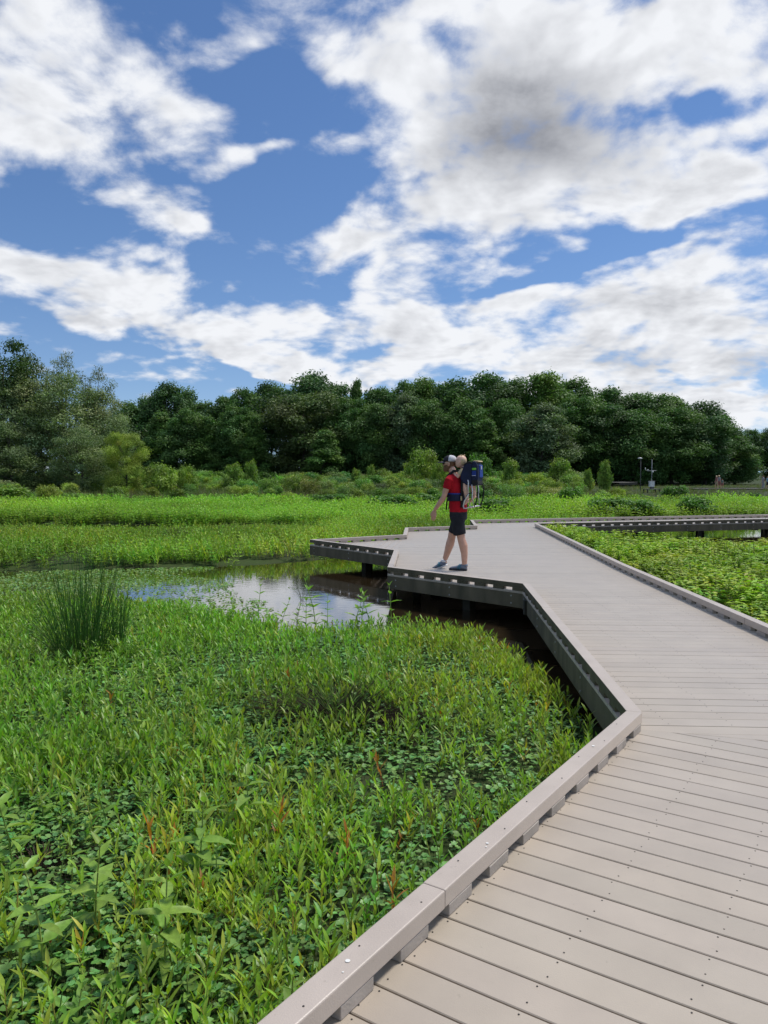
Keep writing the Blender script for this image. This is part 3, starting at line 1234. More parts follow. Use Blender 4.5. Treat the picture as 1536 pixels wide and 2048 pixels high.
# --- bright green meadow
mead = [broad_plant(rng.uniform(.36, .52), 5, .15, .062, (.195, .355, .036), False, .25) for _ in range(12)]
X, Y = sample(42000, -.66, .80, 25.5, 43.5, True)
m = free(X, Y, .12, .05)
m &= (Y > 28.2 - .06 * X) | (X > 3)
m &= ~((X > 4) & (Y < 29 + .25 * (X - 4)))
X, Y = X[m], Y[m]
tone = 1 + .9 * (fbm(X, Y, 5.0, 63) - .45)
tone = np.stack([tone * (1 + .5 * (fbm(X, Y, 9.0, 66) - .45)), tone, tone], 1)
sc = rng.uniform(.75, 1.15, len(X)) * (1 + .9 * (fbm(X, Y, 2.2, 68) - .4)) * (1 + .012 * (Y - 28))
scatter('meadow_herbs', mead, X, Y, ground_z(X, Y), sc, M['leaf_mid'], 'bright yellow green sunlit herb meadow across the middle of the marsh', .10, .15, tone)

# --- bushy cover right of the boardwalk
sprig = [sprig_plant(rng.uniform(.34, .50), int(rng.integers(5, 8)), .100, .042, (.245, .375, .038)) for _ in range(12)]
X = rng.uniform(4.1, 19, 5200)
Y = rng.uniform(4.5, 22.3, 5200)
m = free(X, Y, .22, .10) & (X < .72 * Y + 3)
X, Y = X[m], Y[m]
tone = 1 + .7 * (fbm(X, Y, 1.8, 73) - .45)
tone = np.stack([tone * (1 + .5 * (fbm(X, Y, 3.0, 76) - .45)), tone, tone], 1)
scatter('bushy_herbs', sprig, X, Y, ground_z(X, Y), rng.uniform(.75, 1.2, len(X)) * (1 + .35 * (fbm(X, Y, 1.4, 78) - .45)), M['leaf_mid'], 'yellow green bushy herbs massed right of the boardwalk', .13, .15, tone)


# --- rushes, tussocks and dry stalks: things of their own
def blades(acc, n, h, spread, r, col, lean=.18, seg=4, base=.08):
    for _ in range(n):
        a, rr = rng.uniform(0, 6.28), base * math.sqrt(rng.random())
        bx, by = rr * math.cos(a), rr * math.sin(a)
        hh = h * rng.uniform(.55, 1.05)
        ox, oy = bx * spread + rng.normal(0, lean * hh * .6), by * spread + rng.normal(0, lean * hh * .6)
        pts = [(bx + ox * (t ** 1.6), by + oy * (t ** 1.6), hh * t * (1 - .06 * t)) for t in np.linspace(0, 1, seg)]
        stem(acc, pts, r * rng.uniform(.7, 1.2), jit(col, .15, .25))


def clump(name, loc, label, cat, mat, fill, group=None):
    acc = Acc()
    fill(acc)
    V, T, C = acc.get()
    o = link(name, tri_mesh(name, V, T, mat, C))
    o.location = loc
    o.rotation_euler = (0, 0, 0)
    return tag(o, label, cat, group)


def on_ground(x, y, z=-.40):
    p = at_z(x, y, z)
    return (p[0], p[1], float(ground_z(np.array([p[0]]), np.array([p[1]]))[0]))


def rush_fill(a):
    blades(a, 150, 1.2, .9, .0036, (.055, .150, .028), .13, 5, .25)
    blades(a, 120, .85, 1.3, .0036, (.048, .125, .026), .2, 5, .27)
    blades(a, 70, .6, 1.6, .003, (.06, .11, .03), .3, 4, .30)
    blades(a, 26, .5, 2.5, .003, (.16, .13, .07), .4, 4, .28)


clump('rush_clump', on_ground(165, 1322), 'tall dark green rush clump with thin upright blades at the pond edge', 'rush', M['leaf_near'], rush_fill)


def rush_fill2(a):
    blades(a, 46, .85, .8, .0034, (.05, .135, .026), .10, 5, .07)


clump('rush_clump', on_ground(236, 1312), 'smaller narrow rush tuft just right of the tall rush clump', 'rush', M['leaf_near'], rush_fill2)


def tussock_fill(h, n, col, g=.3, base=.22):
    def f(a):
        blades(a, n, h, 2.0, .0055, col, .55, 4, base)
        blades(a, int(n * g), h * 1.5, 1.5, .0035, (.075, .14, .03), .3, 4, base * .8)
    return f


TUS = [
    (680, 1445, .20, 520, (.040, .031, .020), .30, .28, 'dark dead sedge tussock topped with green in the middle of the near marsh'),
    (775, 1460, .10, 260, (.042, .032, .022), .10, .22, 'low flattened dark dead sedge patch right of the green topped tussock'),
    (85, 1752, .10, 120, (.05, .036, .028), .1, .14, 'bare brown gap of dead stalks at the left edge of the near marsh'),
    (352, 1088, .50, 150, (.095, .070, .050), .05, .16, 'brown dead stalk bundle on the far bank left of the boardwalk corner'),
    (285, 1086, .28, 70, (.09, .065, .045), .4, .20, 'low brown stalk tuft left of the taller dead stalk bundle'),
    (28, 1082, .50, 80, (.08, .058, .045), .2, .35, 'sparse brown dead stalks at the left edge beyond the pond'),
    (560, 1318, .10, 60, (.05, .04, .025), .2, .1, 'tiny brown dead tuft among the stems near the pond'),
]
for x, y, h, n, col, g_, bs, lab in TUS:
    clump('sedge_tussock', on_ground(x, y), lab, 'tussock', M['dead'], tussock_fill(h, n, col, g_, bs), 'dead tussocks in the marsh')


def reed_fill(a):
    for _ in range(70):
        bx, by = rng.uniform(-1.7, 2.2), rng.uniform(-1.2, 1.2)
        hh = rng.uniform(.6, 1.1)
        dx_, dy_ = rng.normal(0, .12, 2)
        stem(a, [(bx, by, 0), (bx + dx_ * .4, by + dy_ * .4, hh * .6), (bx + dx_, by + dy_, hh)], .0035, jit((.12, .10, .06), .1, .3))


p = at_z(1480, 1142, -.35)
o = clump('dry_stalks', (p[0], p[1], -.42), 'thin dry grey stalks standing in the bushes at the right edge', None, M['dead'], reed_fill)
o['kind'] = 'stuff'


# emergent sprigs along the near edge of the pond
def edge_plant(h):
    V, T, C = broad_plant(h, 6, .115, .046, (.150, .280, .035), True, .45)
    return tri_mesh('pond_edge_plant', V, T, M['leaf_near'], C)


em = [edge_plant(h) for h in (.42, .5, .55, .47)]
EDGE = [(425, 1262, 1.0), (470, 1262, .8), (515, 1262, .9), (560, 1263, .8), (612, 1268, .95), (634, 1264, 1.15), (655, 1270, .8), (706, 1272, .95), (722, 1274, 1.1), (742, 1272, .95), (784, 1276, .95), (590, 1272, .7), (380, 1262, .8)]
for k, (x, y, s) in enumerate(EDGE):
    l = on_ground(x, y)
    o = link('pond_edge_plant', em[k % 4])
    o.location = (l[0], l[1], max(l[2], -.46))
    o.rotation_euler = (0, 0, k * 1.7)
    o.scale = (s * 1.2, s * 1.2, s * 1.2)
    tag(o, 'leafy opposite leaved stem rising against the water along the near pond edge', 'marsh plant', 'leafy stems along the near pond edge')


def twig_fill(a):
    for k in range(7):
        e = rng.normal(0, .07, 2)
        stem(a, [(0, 0, 0), (e[0] * .5, e[1] * .5, .14), (e[0] * 1.6, e[1] * 1.6, rng.uniform(.18, .32))], .004, np.array((.06, .075, .03)))
        V, T = leaf_tpl(.07, .03)
        a.add(rot(V, .5, rng.uniform(0, 6), 0) + np.array([e[0] * 1.5, e[1] * 1.5, .22]), T, np.array((.07, .12, .03)))


p = at_z(603, 1200, WATER_Z)
clump('drowned_twig', (p[0], p[1], WATER_Z - .03), 'small leafy twig standing alone in the open water of the pond', 'twig', M['dead'], twig_fill)

# three big broad leaved plants close by at the lower left
BIG = [(95, 1990, .62, 'largest pale green broad leaved plant at the bottom left corner'), (330, 1985, .56, 'broad leaved plant with drooping leaves at the bottom left, second from the corner'), (400, 1800, .50, 'pale leaved plant standing above the cover left of the near curb'), (30, 1770, .55, 'yellow green plant with wide flat leaves at the left edge'), (190, 1905, .52, 'pointed leaved plant between the two big ones at the bottom left'), (500, 1690, .46, 'bushy pale plant rising from the round leaved cover in mid marsh')]
for k, (x, y, h, lab) in enumerate(BIG):
    l = on_ground(x, min(y, 2300))
    V, T, C = broad_plant(h * .85, 7, .13, .058, (.175, .290, .045), True, .3)
    o = link('broad_leaved_plant', tri_mesh('broad_leaved_plant', V, T, M['leaf_near'], C))
    o.location = l
    o.rotation_euler = (0, 0, k * 2.1)
    tag(o, lab, 'marsh plant', 'big broad leaved plants at the lower left')
# ------------------------------------------------------------------ trees and shrubs


def leaf_cloud(centres, sizes, per, lsize, col, flat=.65, seed=0, cvar=.16, droop=0.0):
    """many small leaf faces in clumps; returns V, T, C"""
    r = np.random.default_rng(seed)
    n = len(centres)
    cnt = np.maximum(12, (per * (np.array(sizes) / np.mean(sizes)) ** 2).astype(int))
    idx = np.repeat(np.arange(n), cnt)
    m = len(idx)
    d = r.normal(size=(m, 3))
    d /= np.linalg.norm(d, axis=1)[:, None]
    rad = r.random(m) ** .45
    off = d * rad[:, None] * np.array(sizes)[idx][:, None] * np.array([1, 1, flat])
    off += r.normal(0, .12, (m, 3)) * np.array(sizes)[idx][:, None]
    Pn = np.array(centres)[idx] + off
    Pn[:, 2] -= droop * np.linalg.norm(off[:, :2], axis=1)
    nrm = d * .6 + np.array([0, 0, .55]) + r.normal(0, .55, (m, 3))
    nrm /= np.linalg.norm(nrm, axis=1)[:, None]
    tg = r.normal(size=(m, 3))
    tg -= nrm * (tg * nrm).sum(1)[:, None]
    tg /= np.linalg.norm(tg, axis=1)[:, None]
    bt = np.cross(nrm, tg)
    L_ = (lsize * r.uniform(.65, 1.3, m))[:, None]
    Wd = L_ * r.uniform(.4, .6, m)[:, None]
    v0, v2_ = Pn - tg * L_ * .5, Pn + tg * L_ * .5
    v1, v3 = Pn + bt * Wd * .5 - nrm * L_ * .08, Pn - bt * Wd * .5 - nrm * L_ * .08
    V = np.stack([v0, v1, v2_, v3], 1).reshape(-1, 3)
    b = (np.arange(m) * 4)[:, None]
    T = np.concatenate([b + np.array([[0, 1, 2]]), b + np.array([[0, 2, 3]])])
    cl = r.normal(1, cvar, n)[idx] * r.normal(1, .15, m)
    hue = np.stack([r.normal(1, .08, n)[idx], np.ones(m), r.normal(1, .12, n)[idx]], 1)
    C = np.clip(np.array(col)[None] * np.clip(cl, .5, 1.6)[:, None] * hue, .004, 1)
    return V, T, np.repeat(C, 4, 0)


def envelope(kind, t):
    if kind == 'oval':
        return max(.05, math.sin(PI * (t * .86 + .10))) ** .7
    if kind == 'cone':
        return max(.06, (1 - t) ** .75 * min(1, .45 + t * 3))
    if kind == 'wide':
        return max(.08, math.sin(PI * (t * .80 + .12))) ** .45
    if kind == 'top':
        return max(.05, math.sin(PI * (t * .70 + .28)) ** .6 * (.25 + .75 * min(1, t * 1.7)))
    return max(.05, math.sin(PI * (t * .9 + .07))) ** .55


def tree_meshes(kind, h, R, base, nclump, per, lsize, col, seed, sparse=1.0, csize=.36):
    r = np.random.default_rng(seed)
    cs, sz = [], []
    lean = r.normal(0, .03, 2)
    for i in range(nclump):
        t = ((i + r.random()) / nclump) ** .9
        z = base + (h - base) * t
        a = i * 2.39996 + r.normal(0, .5)
        rr = R * envelope(kind, t) * (.35 + .65 * math.sqrt(r.random())) * r.uniform(.75, 1.15)
        cs.append((rr * math.cos(a) + lean[0] * z, rr * math.sin(a) + lean[1] * z, z * r.uniform(.96, 1.02)))
        sz.append(R * csize * r.uniform(.6, 1.35) * (.75 + .35 * envelope(kind, t)))
    V, T, C = leaf_cloud(cs, sz, per, lsize, col, .62, seed + 1)
    crown = tri_mesh('crown', V, T, M['leaf_tree'], C)
    mb = MB()
    tr = .018 * h
    tp = [(lean[0] * z + r.normal(0, .01 * h) * (z > .1), lean[1] * z + r.normal(0, .01 * h) * (z > .1), z) for z in np.linspace(-.3, h * .86, 7)]
    mb.tube(tp, [tr * (1.25 if i == 0 else 1 - .8 * i / 6) for i in range(7)], 7)
    for i in r.choice(nclump, min(nclump, 16), replace=False):
        c = np.array(cs[i])
        z0 = max(h * .12, c[2] * .62)
        s_ = np.array([lean[0] * z0, lean[1] * z0, z0])
        md = s_ + (c - s_) * .5 + np.array([0, 0, -.02 * h])
        mb.tube([s_, md, c], [tr * .42, tr * .27, tr * .08], 5)
    trunk = mb.mesh('trunk', M['bark'], True)
    return trunk, crown


TREES = {}
G1, G2, G3, G4, G5 = (.078, .158, .040), (.098, .188, .040), (.064, .134, .042), (.120, .180, .082), (.098, .142, .048)
spec = [('oval', 'oval', G1), ('cone', 'cone', G2), ('wide', 'wide', G3), ('round', 'round', G1), ('grey', 'oval', G4), ('brown', 'wide', G5), ('top', 'top', G3), ('bright', 'oval', (.110, .190, .032))]
for i, (nm, kd, c) in enumerate(spec):
    TREES[nm] = tree_meshes(kd, 15, 4.6 if kd != 'cone' else 3.6, 1.0 if kd != 'top' else 6.0, 64 if kd != 'top' else 40, 380, .42, c, 100 + i * 7)


def put_tree(kind, x, ytop, wpx, dist, label, group, zb=-.3, name='deciduous_tree'):
    """a copy of one kind of tree, standing where its top and width are seen"""
    tp = at_d(x, ytop, dist)
    hgt = tp[2] - zb
    R0 = 4.6 if kind != 'cone' else 3.6
    sxy = (wpx / F * dist / 2) / (R0 * 1.18)
    sz_ = hgt / 15.9
    e = empty(name, (tp[0], dist, zb), rng.uniform(0, 6.28), label, 'tree', group)
    e.scale = (sxy, sxy, sz_)
    link('trunk', TREES[kind][0], e)
    link('crown', TREES[kind][1], e)
    return e


FOREST = 'trees of the dark forest edge'
# x, top, width on the picture, kind, distance
BACK = [(262, 800, 90, 'oval', 132), (300, 783, 62, 'top', 134), (352, 763, 88, 'top', 132), (408, 800, 80, 'oval', 130), (448, 786, 74, 'round', 130), (484, 773, 70, 'oval', 128), (540, 761, 84, 'top', 130), (611, 742, 108, 'top', 126),
        (665, 764, 90, 'wide', 128), (717, 757, 46, 'cone', 124), (762, 768, 84, 'round', 126), (810, 759, 80, 'oval', 126), (848, 754, 76, 'bright', 124), (898, 757, 92, 'round', 124), (968, 744, 120, 'wide', 120),
        (1030, 752, 96, 'oval', 122), (1090, 745, 104, 'bright', 120), (1150, 752, 100, 'oval', 122), (1212, 772, 98, 'wide', 124), (1276, 779, 104, 'round', 124), (1335, 786, 100, 'oval', 124), (1394, 799, 104, 'wide', 126), (1432, 822, 72, 'round', 128)]
BL = ['skyline tree at the left end of the dark forest, half behind the grey green trees', 'narrow high crown just left of the lone round crown on the forest skyline', 'lone round crown standing high over the left end of the dark forest', 'low skyline tree right of the lone round crown', 'rounded skyline tree two crowns right of the lone round crown',
      'pointed skyline tree between the lone round crown and the highest crown', 'dark crown touching the left side of the highest forest crown', 'highest broad dark crown on the forest skyline, left of the man', 'wide crown touching the right side of the highest forest crown', 'slim pointed treetop poking over the forest skyline left of the man',
      'rounded skyline tree just right of the slim pointed treetop', 'oval skyline tree two crowns left of the walking man', 'brighter skyline tree above and left of the walking man', 'rounded skyline tree straight above the man in the cap', 'very wide skyline crown just right of the man and child',
      'oval skyline tree between the very wide crown and the brightest one', 'brightest yellow green crown on the forest skyline right of the man', 'oval skyline tree touching the right side of the brightest crown', 'wide skyline tree above the saplings left of the weather station', 'rounded skyline tree directly above the weather station',
      'oval skyline tree just right of the weather station mast', 'wide skyline tree above the distant walkers', 'last low rounded tree at the right end of the dark forest']
FRONT = [(318, 822, 84, 'cone', 118), (372, 815, 92, 'oval', 116), (424, 832, 70, 'cone', 114), (470, 808, 84, 'oval', 115), (520, 830, 66, 'cone', 112), (606, 782, 142, 'brown', 114), (640, 858, 84, 'cone', 108), (698, 792, 92, 'oval', 114), (752, 800, 88, 'round', 112), (806, 786, 98, 'grey', 112), (862, 796, 84, 'oval', 110),
         (930, 792, 106, 'oval', 110), (985, 838, 84, 'cone', 106), (1022, 790, 96, 'round', 112), (1082, 806, 118, 'grey', 104), (1150, 790, 108, 'oval', 110), (1218, 806, 112, 'wide', 110), (1284, 812, 112, 'round', 108), (1346, 812, 112, 'oval', 110), (1412, 828, 106, 'wide', 112), (1470, 868, 90, 'round', 116)]
FL = ['slender front tree at the left end of the forest behind the yellow green bush', 'front tree under the lone round crown, right of the yellow green bush', 'slender front tree right of the lone round crown', 'oval front tree above the leafy shrub mound', 'slender front tree right of the leafy shrub mound',
      'big brownish green dome shaped tree under the highest forest crown', 'small pointed tree in front of the brownish dome shaped tree', 'front tree touching the right side of the brownish dome', 'rounded dark front tree midway between the brownish dome and the man', 'grey green front tree above the round yellow green bush left of the man', 'dark front tree directly behind the head of the man',
      'dark front tree directly behind the child carrier', 'small pointed front tree behind the first sapling right of the man', 'rounded front tree between the man and the pale grey green tree', 'palest grey green front tree right of the man', 'oval front tree touching the right side of the palest grey green tree', 'wide front tree behind the small sapling and the lamp pole', 'rounded front tree right behind the weather station', 'oval front tree between the weather station and the distant walkers', 'wide spreading front tree behind the distant walkers', 'low last front tree at the right end behind the walker at the edge']
for (x, y, w, k, d), lab in zip(BACK, BL):
    put_tree(k, x, y, w * 1.5, d, lab, FOREST)
for (x, y, w, k, d), lab in zip(FRONT, FL):
    put_tree(k, x, y, w * 1.25, d, lab, FOREST)

# the wood behind them, one dark mass
r = np.random.default_rng(77)
cs, sz = [], []
for i in range(620):
    d = r.uniform(117, 150)
    px = r.uniform(200, 1470)
    top = np.interp(px, [200, 260, 400, 540, 700, 968, 1150, 1280, 1394, 1450, 1480], [820, 812, 806, 786, 782, 768, 776, 798, 822, 860, 900])
    c = at_d(px, 900, d)
    zt = at_d(px, top, d)[2]
    cs.append((c[0], d, r.uniform(-.2, max(1, zt - 1.2))))
    sz.append(r.uniform(1.4, 2.4))
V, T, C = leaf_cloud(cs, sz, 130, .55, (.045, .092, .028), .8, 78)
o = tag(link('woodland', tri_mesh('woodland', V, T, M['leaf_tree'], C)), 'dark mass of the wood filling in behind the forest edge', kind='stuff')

# far trees past the right end of the forest
for x, y, w, k, lab in [(1462, 862, 50, 'round', 'far hazy tree in the gap just past the right end of the forest'), (1500, 856, 60, 'oval', 'far hazy tree in the middle of the distant row at the right edge'), (1546, 853, 70, 'wide', 'far hazy tree cut by the right edge of the picture'), (1600, 850, 70, 'oval', 'far hazy tree beyond the right edge')]:
    put_tree(k, x, y, w, 190, lab, 'far trees past the forest', -.3)

# looser, greyer trees on the left, closer by
for i, (nm, kd, c, n, per, ls) in enumerate([('loose', 'oval', (.190, .255, .105), 84, 75, .26), ('loose2', 'round', (.170, .24, .095), 80, 80, .26), ('feather', 'oval', (.20, .235, .115), 44, 46, .24), ('dense', 'wide', (.056, .100, .024), 70, 170, .30), ('yellow', 'wide', (.27, .36, .055), 70, 150, .24)]):
    TREES[nm] = tree_meshes(kd, 15, 4.6, .8, n, per * 4 if nm != 'dense' else 380, ls, c, 300 + i * 5, csize=.32 if nm != 'feather' else .25)
LG = 'grey green trees at the left edge'
for x, y, w, k, d, lab in [(4, 668, 130, 'dense', 66, 'tall dense dark green tree cut by the left edge of the picture'), (-90, 690, 150, 'dense', 70, 'dense dark tree beyond the left edge'),
                           (78, 706, 110, 'feather', 70, 'feathery thin topped grey green tree right of the dense left edge tree'), (128, 690, 100, 'feather', 72, 'tallest feathery tree of the left group with a bare twig at its top'), (195, 722, 92, 'feather', 71, 'feathery leaning tree at the right side of the left group'),
                           (60, 745, 130, 'loose', 64, 'lower loose crowned grey tree at the far left in front of the feathery ones'), (140, 742, 130, 'loose2', 65, 'broad grey green tree in the middle of the left group'), (200, 772, 100, 'loose', 67, 'rounded grey green tree at the right end of the left group'),
                           (165, 852, 96, 'loose2', 60, 'low grey green tree in front of the left group'), (20, 840, 110, 'loose2', 61, 'low twiggy grey tree at the bottom of the left edge')]:
    put_tree(k, x, y, w * (1.45 if k != 'feather' else 1.2), d, lab, LG, -.35, 'loose_tree')
put_tree('yellow', 250, 857, 92, 58, 'yellow green rounded small tree right of the grey green group', LG, -.35, 'small_tree')

# shrubs: a copy per shrub
SH = {}
for i, (nm, kd, c, n, per, ls) in enumerate([('shrub', 'round', (.160, .265, .045), 30, 120, .10), ('dark', 'wide', (.085, .190, .032), 26, 110, .12), ('yellow', 'wide', (.200, .295, .045), 30, 120, .10), ('grey', 'round', (.165, .235, .085), 34, 80, .09), ('shrub2', 'oval', (.190, .300, .05), 40, 80, .10), ('grey2', 'wide', (.150, .24, .06), 22, 130, .09)]):
    r_ = np.random.default_rng(500 + i)
    cs, sz = [], []
    for k in range(n):
        t = (k + r_.random()) / n
        a = k * 2.4
        rr = .62 * envelope('wide', t) * math.sqrt(r_.random())
        cs.append((rr * math.cos(a), rr * math.sin(a), .12 + .95 * t))
        sz.append(.24 * r_.uniform(.7, 1.3))
    V, T, C = leaf_cloud(cs, sz, per, ls, c, .75, 520 + i)
    f_ = tri_mesh('foliage', V, T, M['leaf_mid'], C)
    mb = MB()
    for k in range(0, n, 3):
        c_ = cs[k]
        mb.tube([(0, 0, 0), (c_[0] * .4, c_[1] * .4, c_[2] * .5), c_], [.02, .014, .006], 4)
    SH[nm] = (mb.mesh('stem', M['bark'], True), f_, (V, T, C))


def put_shrub(kind, x, ytop, wpx, ybase, zb, label, group, name='shrub', dist=None):
    p = at_z(x, ybase, zb) if dist is None else at_d(x, ybase, dist)
    d = p[1]
    zb = zb if dist is None else -.35
    hgt = at_d(x, ytop, d)[2] - zb
    s = (wpx / F * d / 2) / .78
    e = empty(name, (p[0], d, zb), rng.uniform(0, 6.28), label, 'shrub', group)
    e.scale = (s, s, hgt / 1.22)
    link('stem', SH[kind][0], e)
    link('foliage', SH[kind][1], e)


SG = 'shrubs standing out of the marsh'
for a in [('shrub', 15, 968, 150, 1010, 44, 'dark green bush at the left edge behind the bank'), ('dark', 80, 985, 70, 1010, 46, 'low bush just right of the one at the left edge'), ('yellow', 848, 896, 100, 950, 74, 'round yellow green bush against the dark forest just left of the man'), ('yellow', 882, 922, 44, 950, 72, 'small bush touching the right side of the round yellow green bush'), ('shrub', 468, 924, 64, 950, 62, 'tall leafy shrub mound standing above the thicket left of centre'), ('shrub', 502, 918, 46, 950, 63, 'narrow taller shrub beside the leafy mound left of centre'),
          ('yellow', 318, 926, 90, 955, 56, 'yellow green shrub in front of the left end of the forest'), ('yellow', 372, 930, 60, 950, 58, 'shrub with pale flower heads right of the yellow green shrub'), ('shrub', 1022, 916, 56, 955, 80, 'first sapling right of the man against the dark forest'), ('shrub', 1120, 914, 74, 955, 84, 'broad dark green shrub between the two saplings'), ('shrub', 1210, 918, 36, 955, 78, 'slim sapling left of the lamp pole'), ('shrub', 1176, 936, 28, 955, 80, 'little shrub between the broad shrub and the slim sapling'),
          ('shrub', 712, 936, 34, 955, 76, 'small pale sapling in the middle of the thicket edge'), ('shrub', 742, 928, 30, 955, 78, 'small dark sapling left of the round yellow green bush'), ('dark', 960, 906, 70, 955, 82, 'shrub half hidden behind the child carrier')]:
    put_shrub(a[0], a[1], a[2], a[3] * .88, a[4], 0, a[6], SG, dist=a[5])
for x, w, y0, y1, lab in [(660, 62, 995, 1012, 'dark leafy clump at the left end of the row in the bright meadow'), (770, 64, 998, 1018, 'dark leafy clump second in the row in the bright meadow'), (805, 50, 996, 1018, 'dark leafy clump third in the row, left of the hand of the man'), (852, 60, 994, 1015, 'dark leafy clump just left of the waist of the man'),
                          (1222, 76, 1002, 1032, 'dark leafy clump behind the right branch of the boardwalk'), (1285, 60, 1006, 1032, 'low dark clump right of the one behind the branch'), (1390, 62, 1000, 1030, 'round dark leafy clump at the right behind the branch boardwalk'), (985, 70, 1003, 1030, 'dark leafy clump right of the carrier frame'), (1350, 40, 978, 1000, 'roundish green shrub right of the weather station')]:
    put_shrub('dark', x, y0 - 8, w * 1.5, y1 + 6, -.35, lab, 'dark leafy clumps in the bright meadow', 'leafy_clump')

# the shrub thicket between meadow and forest
tp = [(V * np.array([1, 1, 1.0]), T, C) for (_, _, (V, T, C)) in SH.values()]
X, Y = sample(1700, -.66, .62, 40, 104, True)
pxx = X / Y * F + 768
mk = rng.random(1700) < np.clip(.75 + 1.2 * (fbm(X, Y, 9, 81) - .5), .2, 1)
mk &= ~((pxx > 1255) & (Y > 50) & (rng.random(1700) < .93))
mk &= ~((pxx > 1180) & (Y > 62))
X, Y = X[mk], Y[mk]
tone = 1 + .8 * (fbm(X, Y, 8, 83) - .45)
tone = np.stack([tone, tone, tone], 1)
scatter('shrub_thicket', tp, X, Y, np.full(len(X), -.35), np.where(pxx[mk] > 1250, .45, 1) * rng.uniform(.7, 1.7, len(X)) * (1 + .9 * (fbm(X, Y, 7, 86) - .45)) * (.58 + .0066 * (Y - 40)), M['leaf_mid'], 'low green shrub thicket between the bright meadow and the forest', .16, .1, tone)

# dull grasses among the shrubs
def grass_tuft(h, col):
    a = Acc()
    for _ in range(26):
        an, rr = rng.uniform(0, 6.28), .25 * math.sqrt(rng.random())
        bx, by = rr * math.cos(an), rr * math.sin(an)
        hh = h * rng.uniform(.6, 1.1)
        V, T = leaf_tpl(hh, .022, (0, .5, 1), (.6, .8, 0), droop=.2)
        a.add(rot(V, 1.25 + rng.normal(0, .15), rng.uniform(0, 6.28)) + np.array([bx, by, 0]), T, jit(col, .15, .2))
    return a.get()


gt = [grass_tuft(rng.uniform(.7, 1.0), (.135, .155, .060)) for _ in range(6)] + [grass_tuft(.8, (.11, .165, .04)) for _ in range(5)]
X, Y = sample(10000, -.68, .66, 43, 116, True)
scatter('rough_grass', gt, X, Y, np.full(len(X), -.35), rng.uniform(.7, 1.3, len(X)) * np.where(X / Y * F + 768 > 1170, .42, 1), M['leaf_mid'], 'dull rough grass between the shrubs in front of the forest', .15, .15)
# ------------------------------------------------------------------ people
M['skin'] = mat_basic('skin', (.60, .35, .255), .5, (.54, .30, .21), 14, 4, spec=.35)
M['baby_skin'] = mat_basic('child_skin', (.74, .48, .37), .5, (.70, .43, .33), 14, 4, spec=.3)
M['shirt'] = mat_basic('red_cotton', (.46, .012, .022), .85, (.34, .008, .016), 9, 5, 1.0, 11, .15)
M['shorts'] = mat_basic('charcoal_cotton', (.030, .031, .037), .85, (.020, .021, .026), 9, 5, 1.0, 11, .15)
M['black'] = mat_basic('black_webbing', (.012, .012, .014), .8)
M['navy'] = mat_basic('navy_nylon', (.010, .017, .055), .6, (.006, .010, .034), 10, 5, .3, 40, .3)
M['royal'] = mat_basic('royal_blue_nylon', (.010, .045, .30), .55, (.008, .03, .2), 10)
M['lime'] = mat_basic('lime_green_badge', (.22, .62, .05), .6)
M['tan'] = mat_basic('tan_cotton', (.52, .43, .26), .85)
M['buff'] = mat_basic('buff_padding', (.50, .40, .22), .8)
M['capwhite'] = mat_basic('white_cap_mesh', (.62, .62, .66), .9)
M['capdark'] = mat_basic('dark_cap_cloth', (.018, .018, .026), .8)
M['brim'] = mat_basic('grey_cap_brim', (.055, .052, .062), .8)
M['beard'] = mat_basic('brown_beard', (.21, .115, .065), .9, (.13, .075, .045), 30, 4, .5, 80, .15)
M['blond'] = mat_basic('fine_blond_hair', (.68, .53, .33), .8, (.58, .43, .25), 30, 4, .3, 80, .2)
M['silver'] = mat_basic('silver_tube', (.72, .72, .72), .35, metallic=.7)
M['shoe'] = mat_basic('grey_blue_shoe', (.17, .20, .25), .8, (.13, .16, .21), 20)
M['teal'] = mat_basic('teal_shoe_strap', (.06, .22, .30), .7)
M['sole'] = mat_basic('dark_shoe_sole', (.05, .055, .065), .8)
M['solewhite'] = mat_basic('white_shoe_sole', (.75, .76, .76), .7)
M['lens'] = mat_basic('dark_lens', (.01, .01, .012), .15, spec=.6)
M['frame'] = mat_basic('cream_glasses_arm', (.72, .64, .48), .5)
M['eye'] = mat_basic('dark_eye', (.02, .015, .012), .2)


def at_man(base, rz):
    return base, rz


MX, MY = 1.22, 12.45
MRZ = math.radians(-25)
man = empty('person', (MX, MY, .001), MRZ, 'man in red t-shirt, dark shorts and cap walking left with a carrier on his back', 'person')
man.scale = (1.02, 1.02, 1.02)


def hand(mb, w, d, a, pn, r=.0085, curl=.25):
    """palm, four fingers of different lengths and a thumb. w wrist, d along, a across towards the index finger, pn to the palm side"""
    w, d, a, pn = Vector(w), Vector(d).normalized(), Vector(a).normalized(), Vector(pn).normalized()
    for k in range(5):
        o = a * (.030 - .015 * k)
        mb.tube([w + d * .0 + o * .55, w + d * .05 + o, w + d * .095 + o * 1.05], [.017, .0165, .0135], 8)
    for k, (L_, off) in enumerate(((.072, .034), (.080, .012), (.075, -.011), (.058, -.033))):
        b = w + d * (.092 - .004 * abs(k - 1)) + a * off
        c1 = b + (d + pn * curl * .5).normalized() * L_ * .45
        c2 = c1 + (d + pn * curl * 1.6).normalized() * L_ * .32
        c3 = c2 + (d + pn * curl * 2.8).normalized() * L_ * .26
        mb.tube([b - d * .012, c1, c2, c3], [r * 1.15, r * 1.05, r * .95, r * .75], 7)
    t0 = w + d * .022 + a * .026
    t1 = w + d * .055 + a * .055 + pn * .012
    t2 = w + d * .088 + a * .064 + pn * .022
    mb.tube([t0, t1, t2], [.015, .012, .0085], 7)


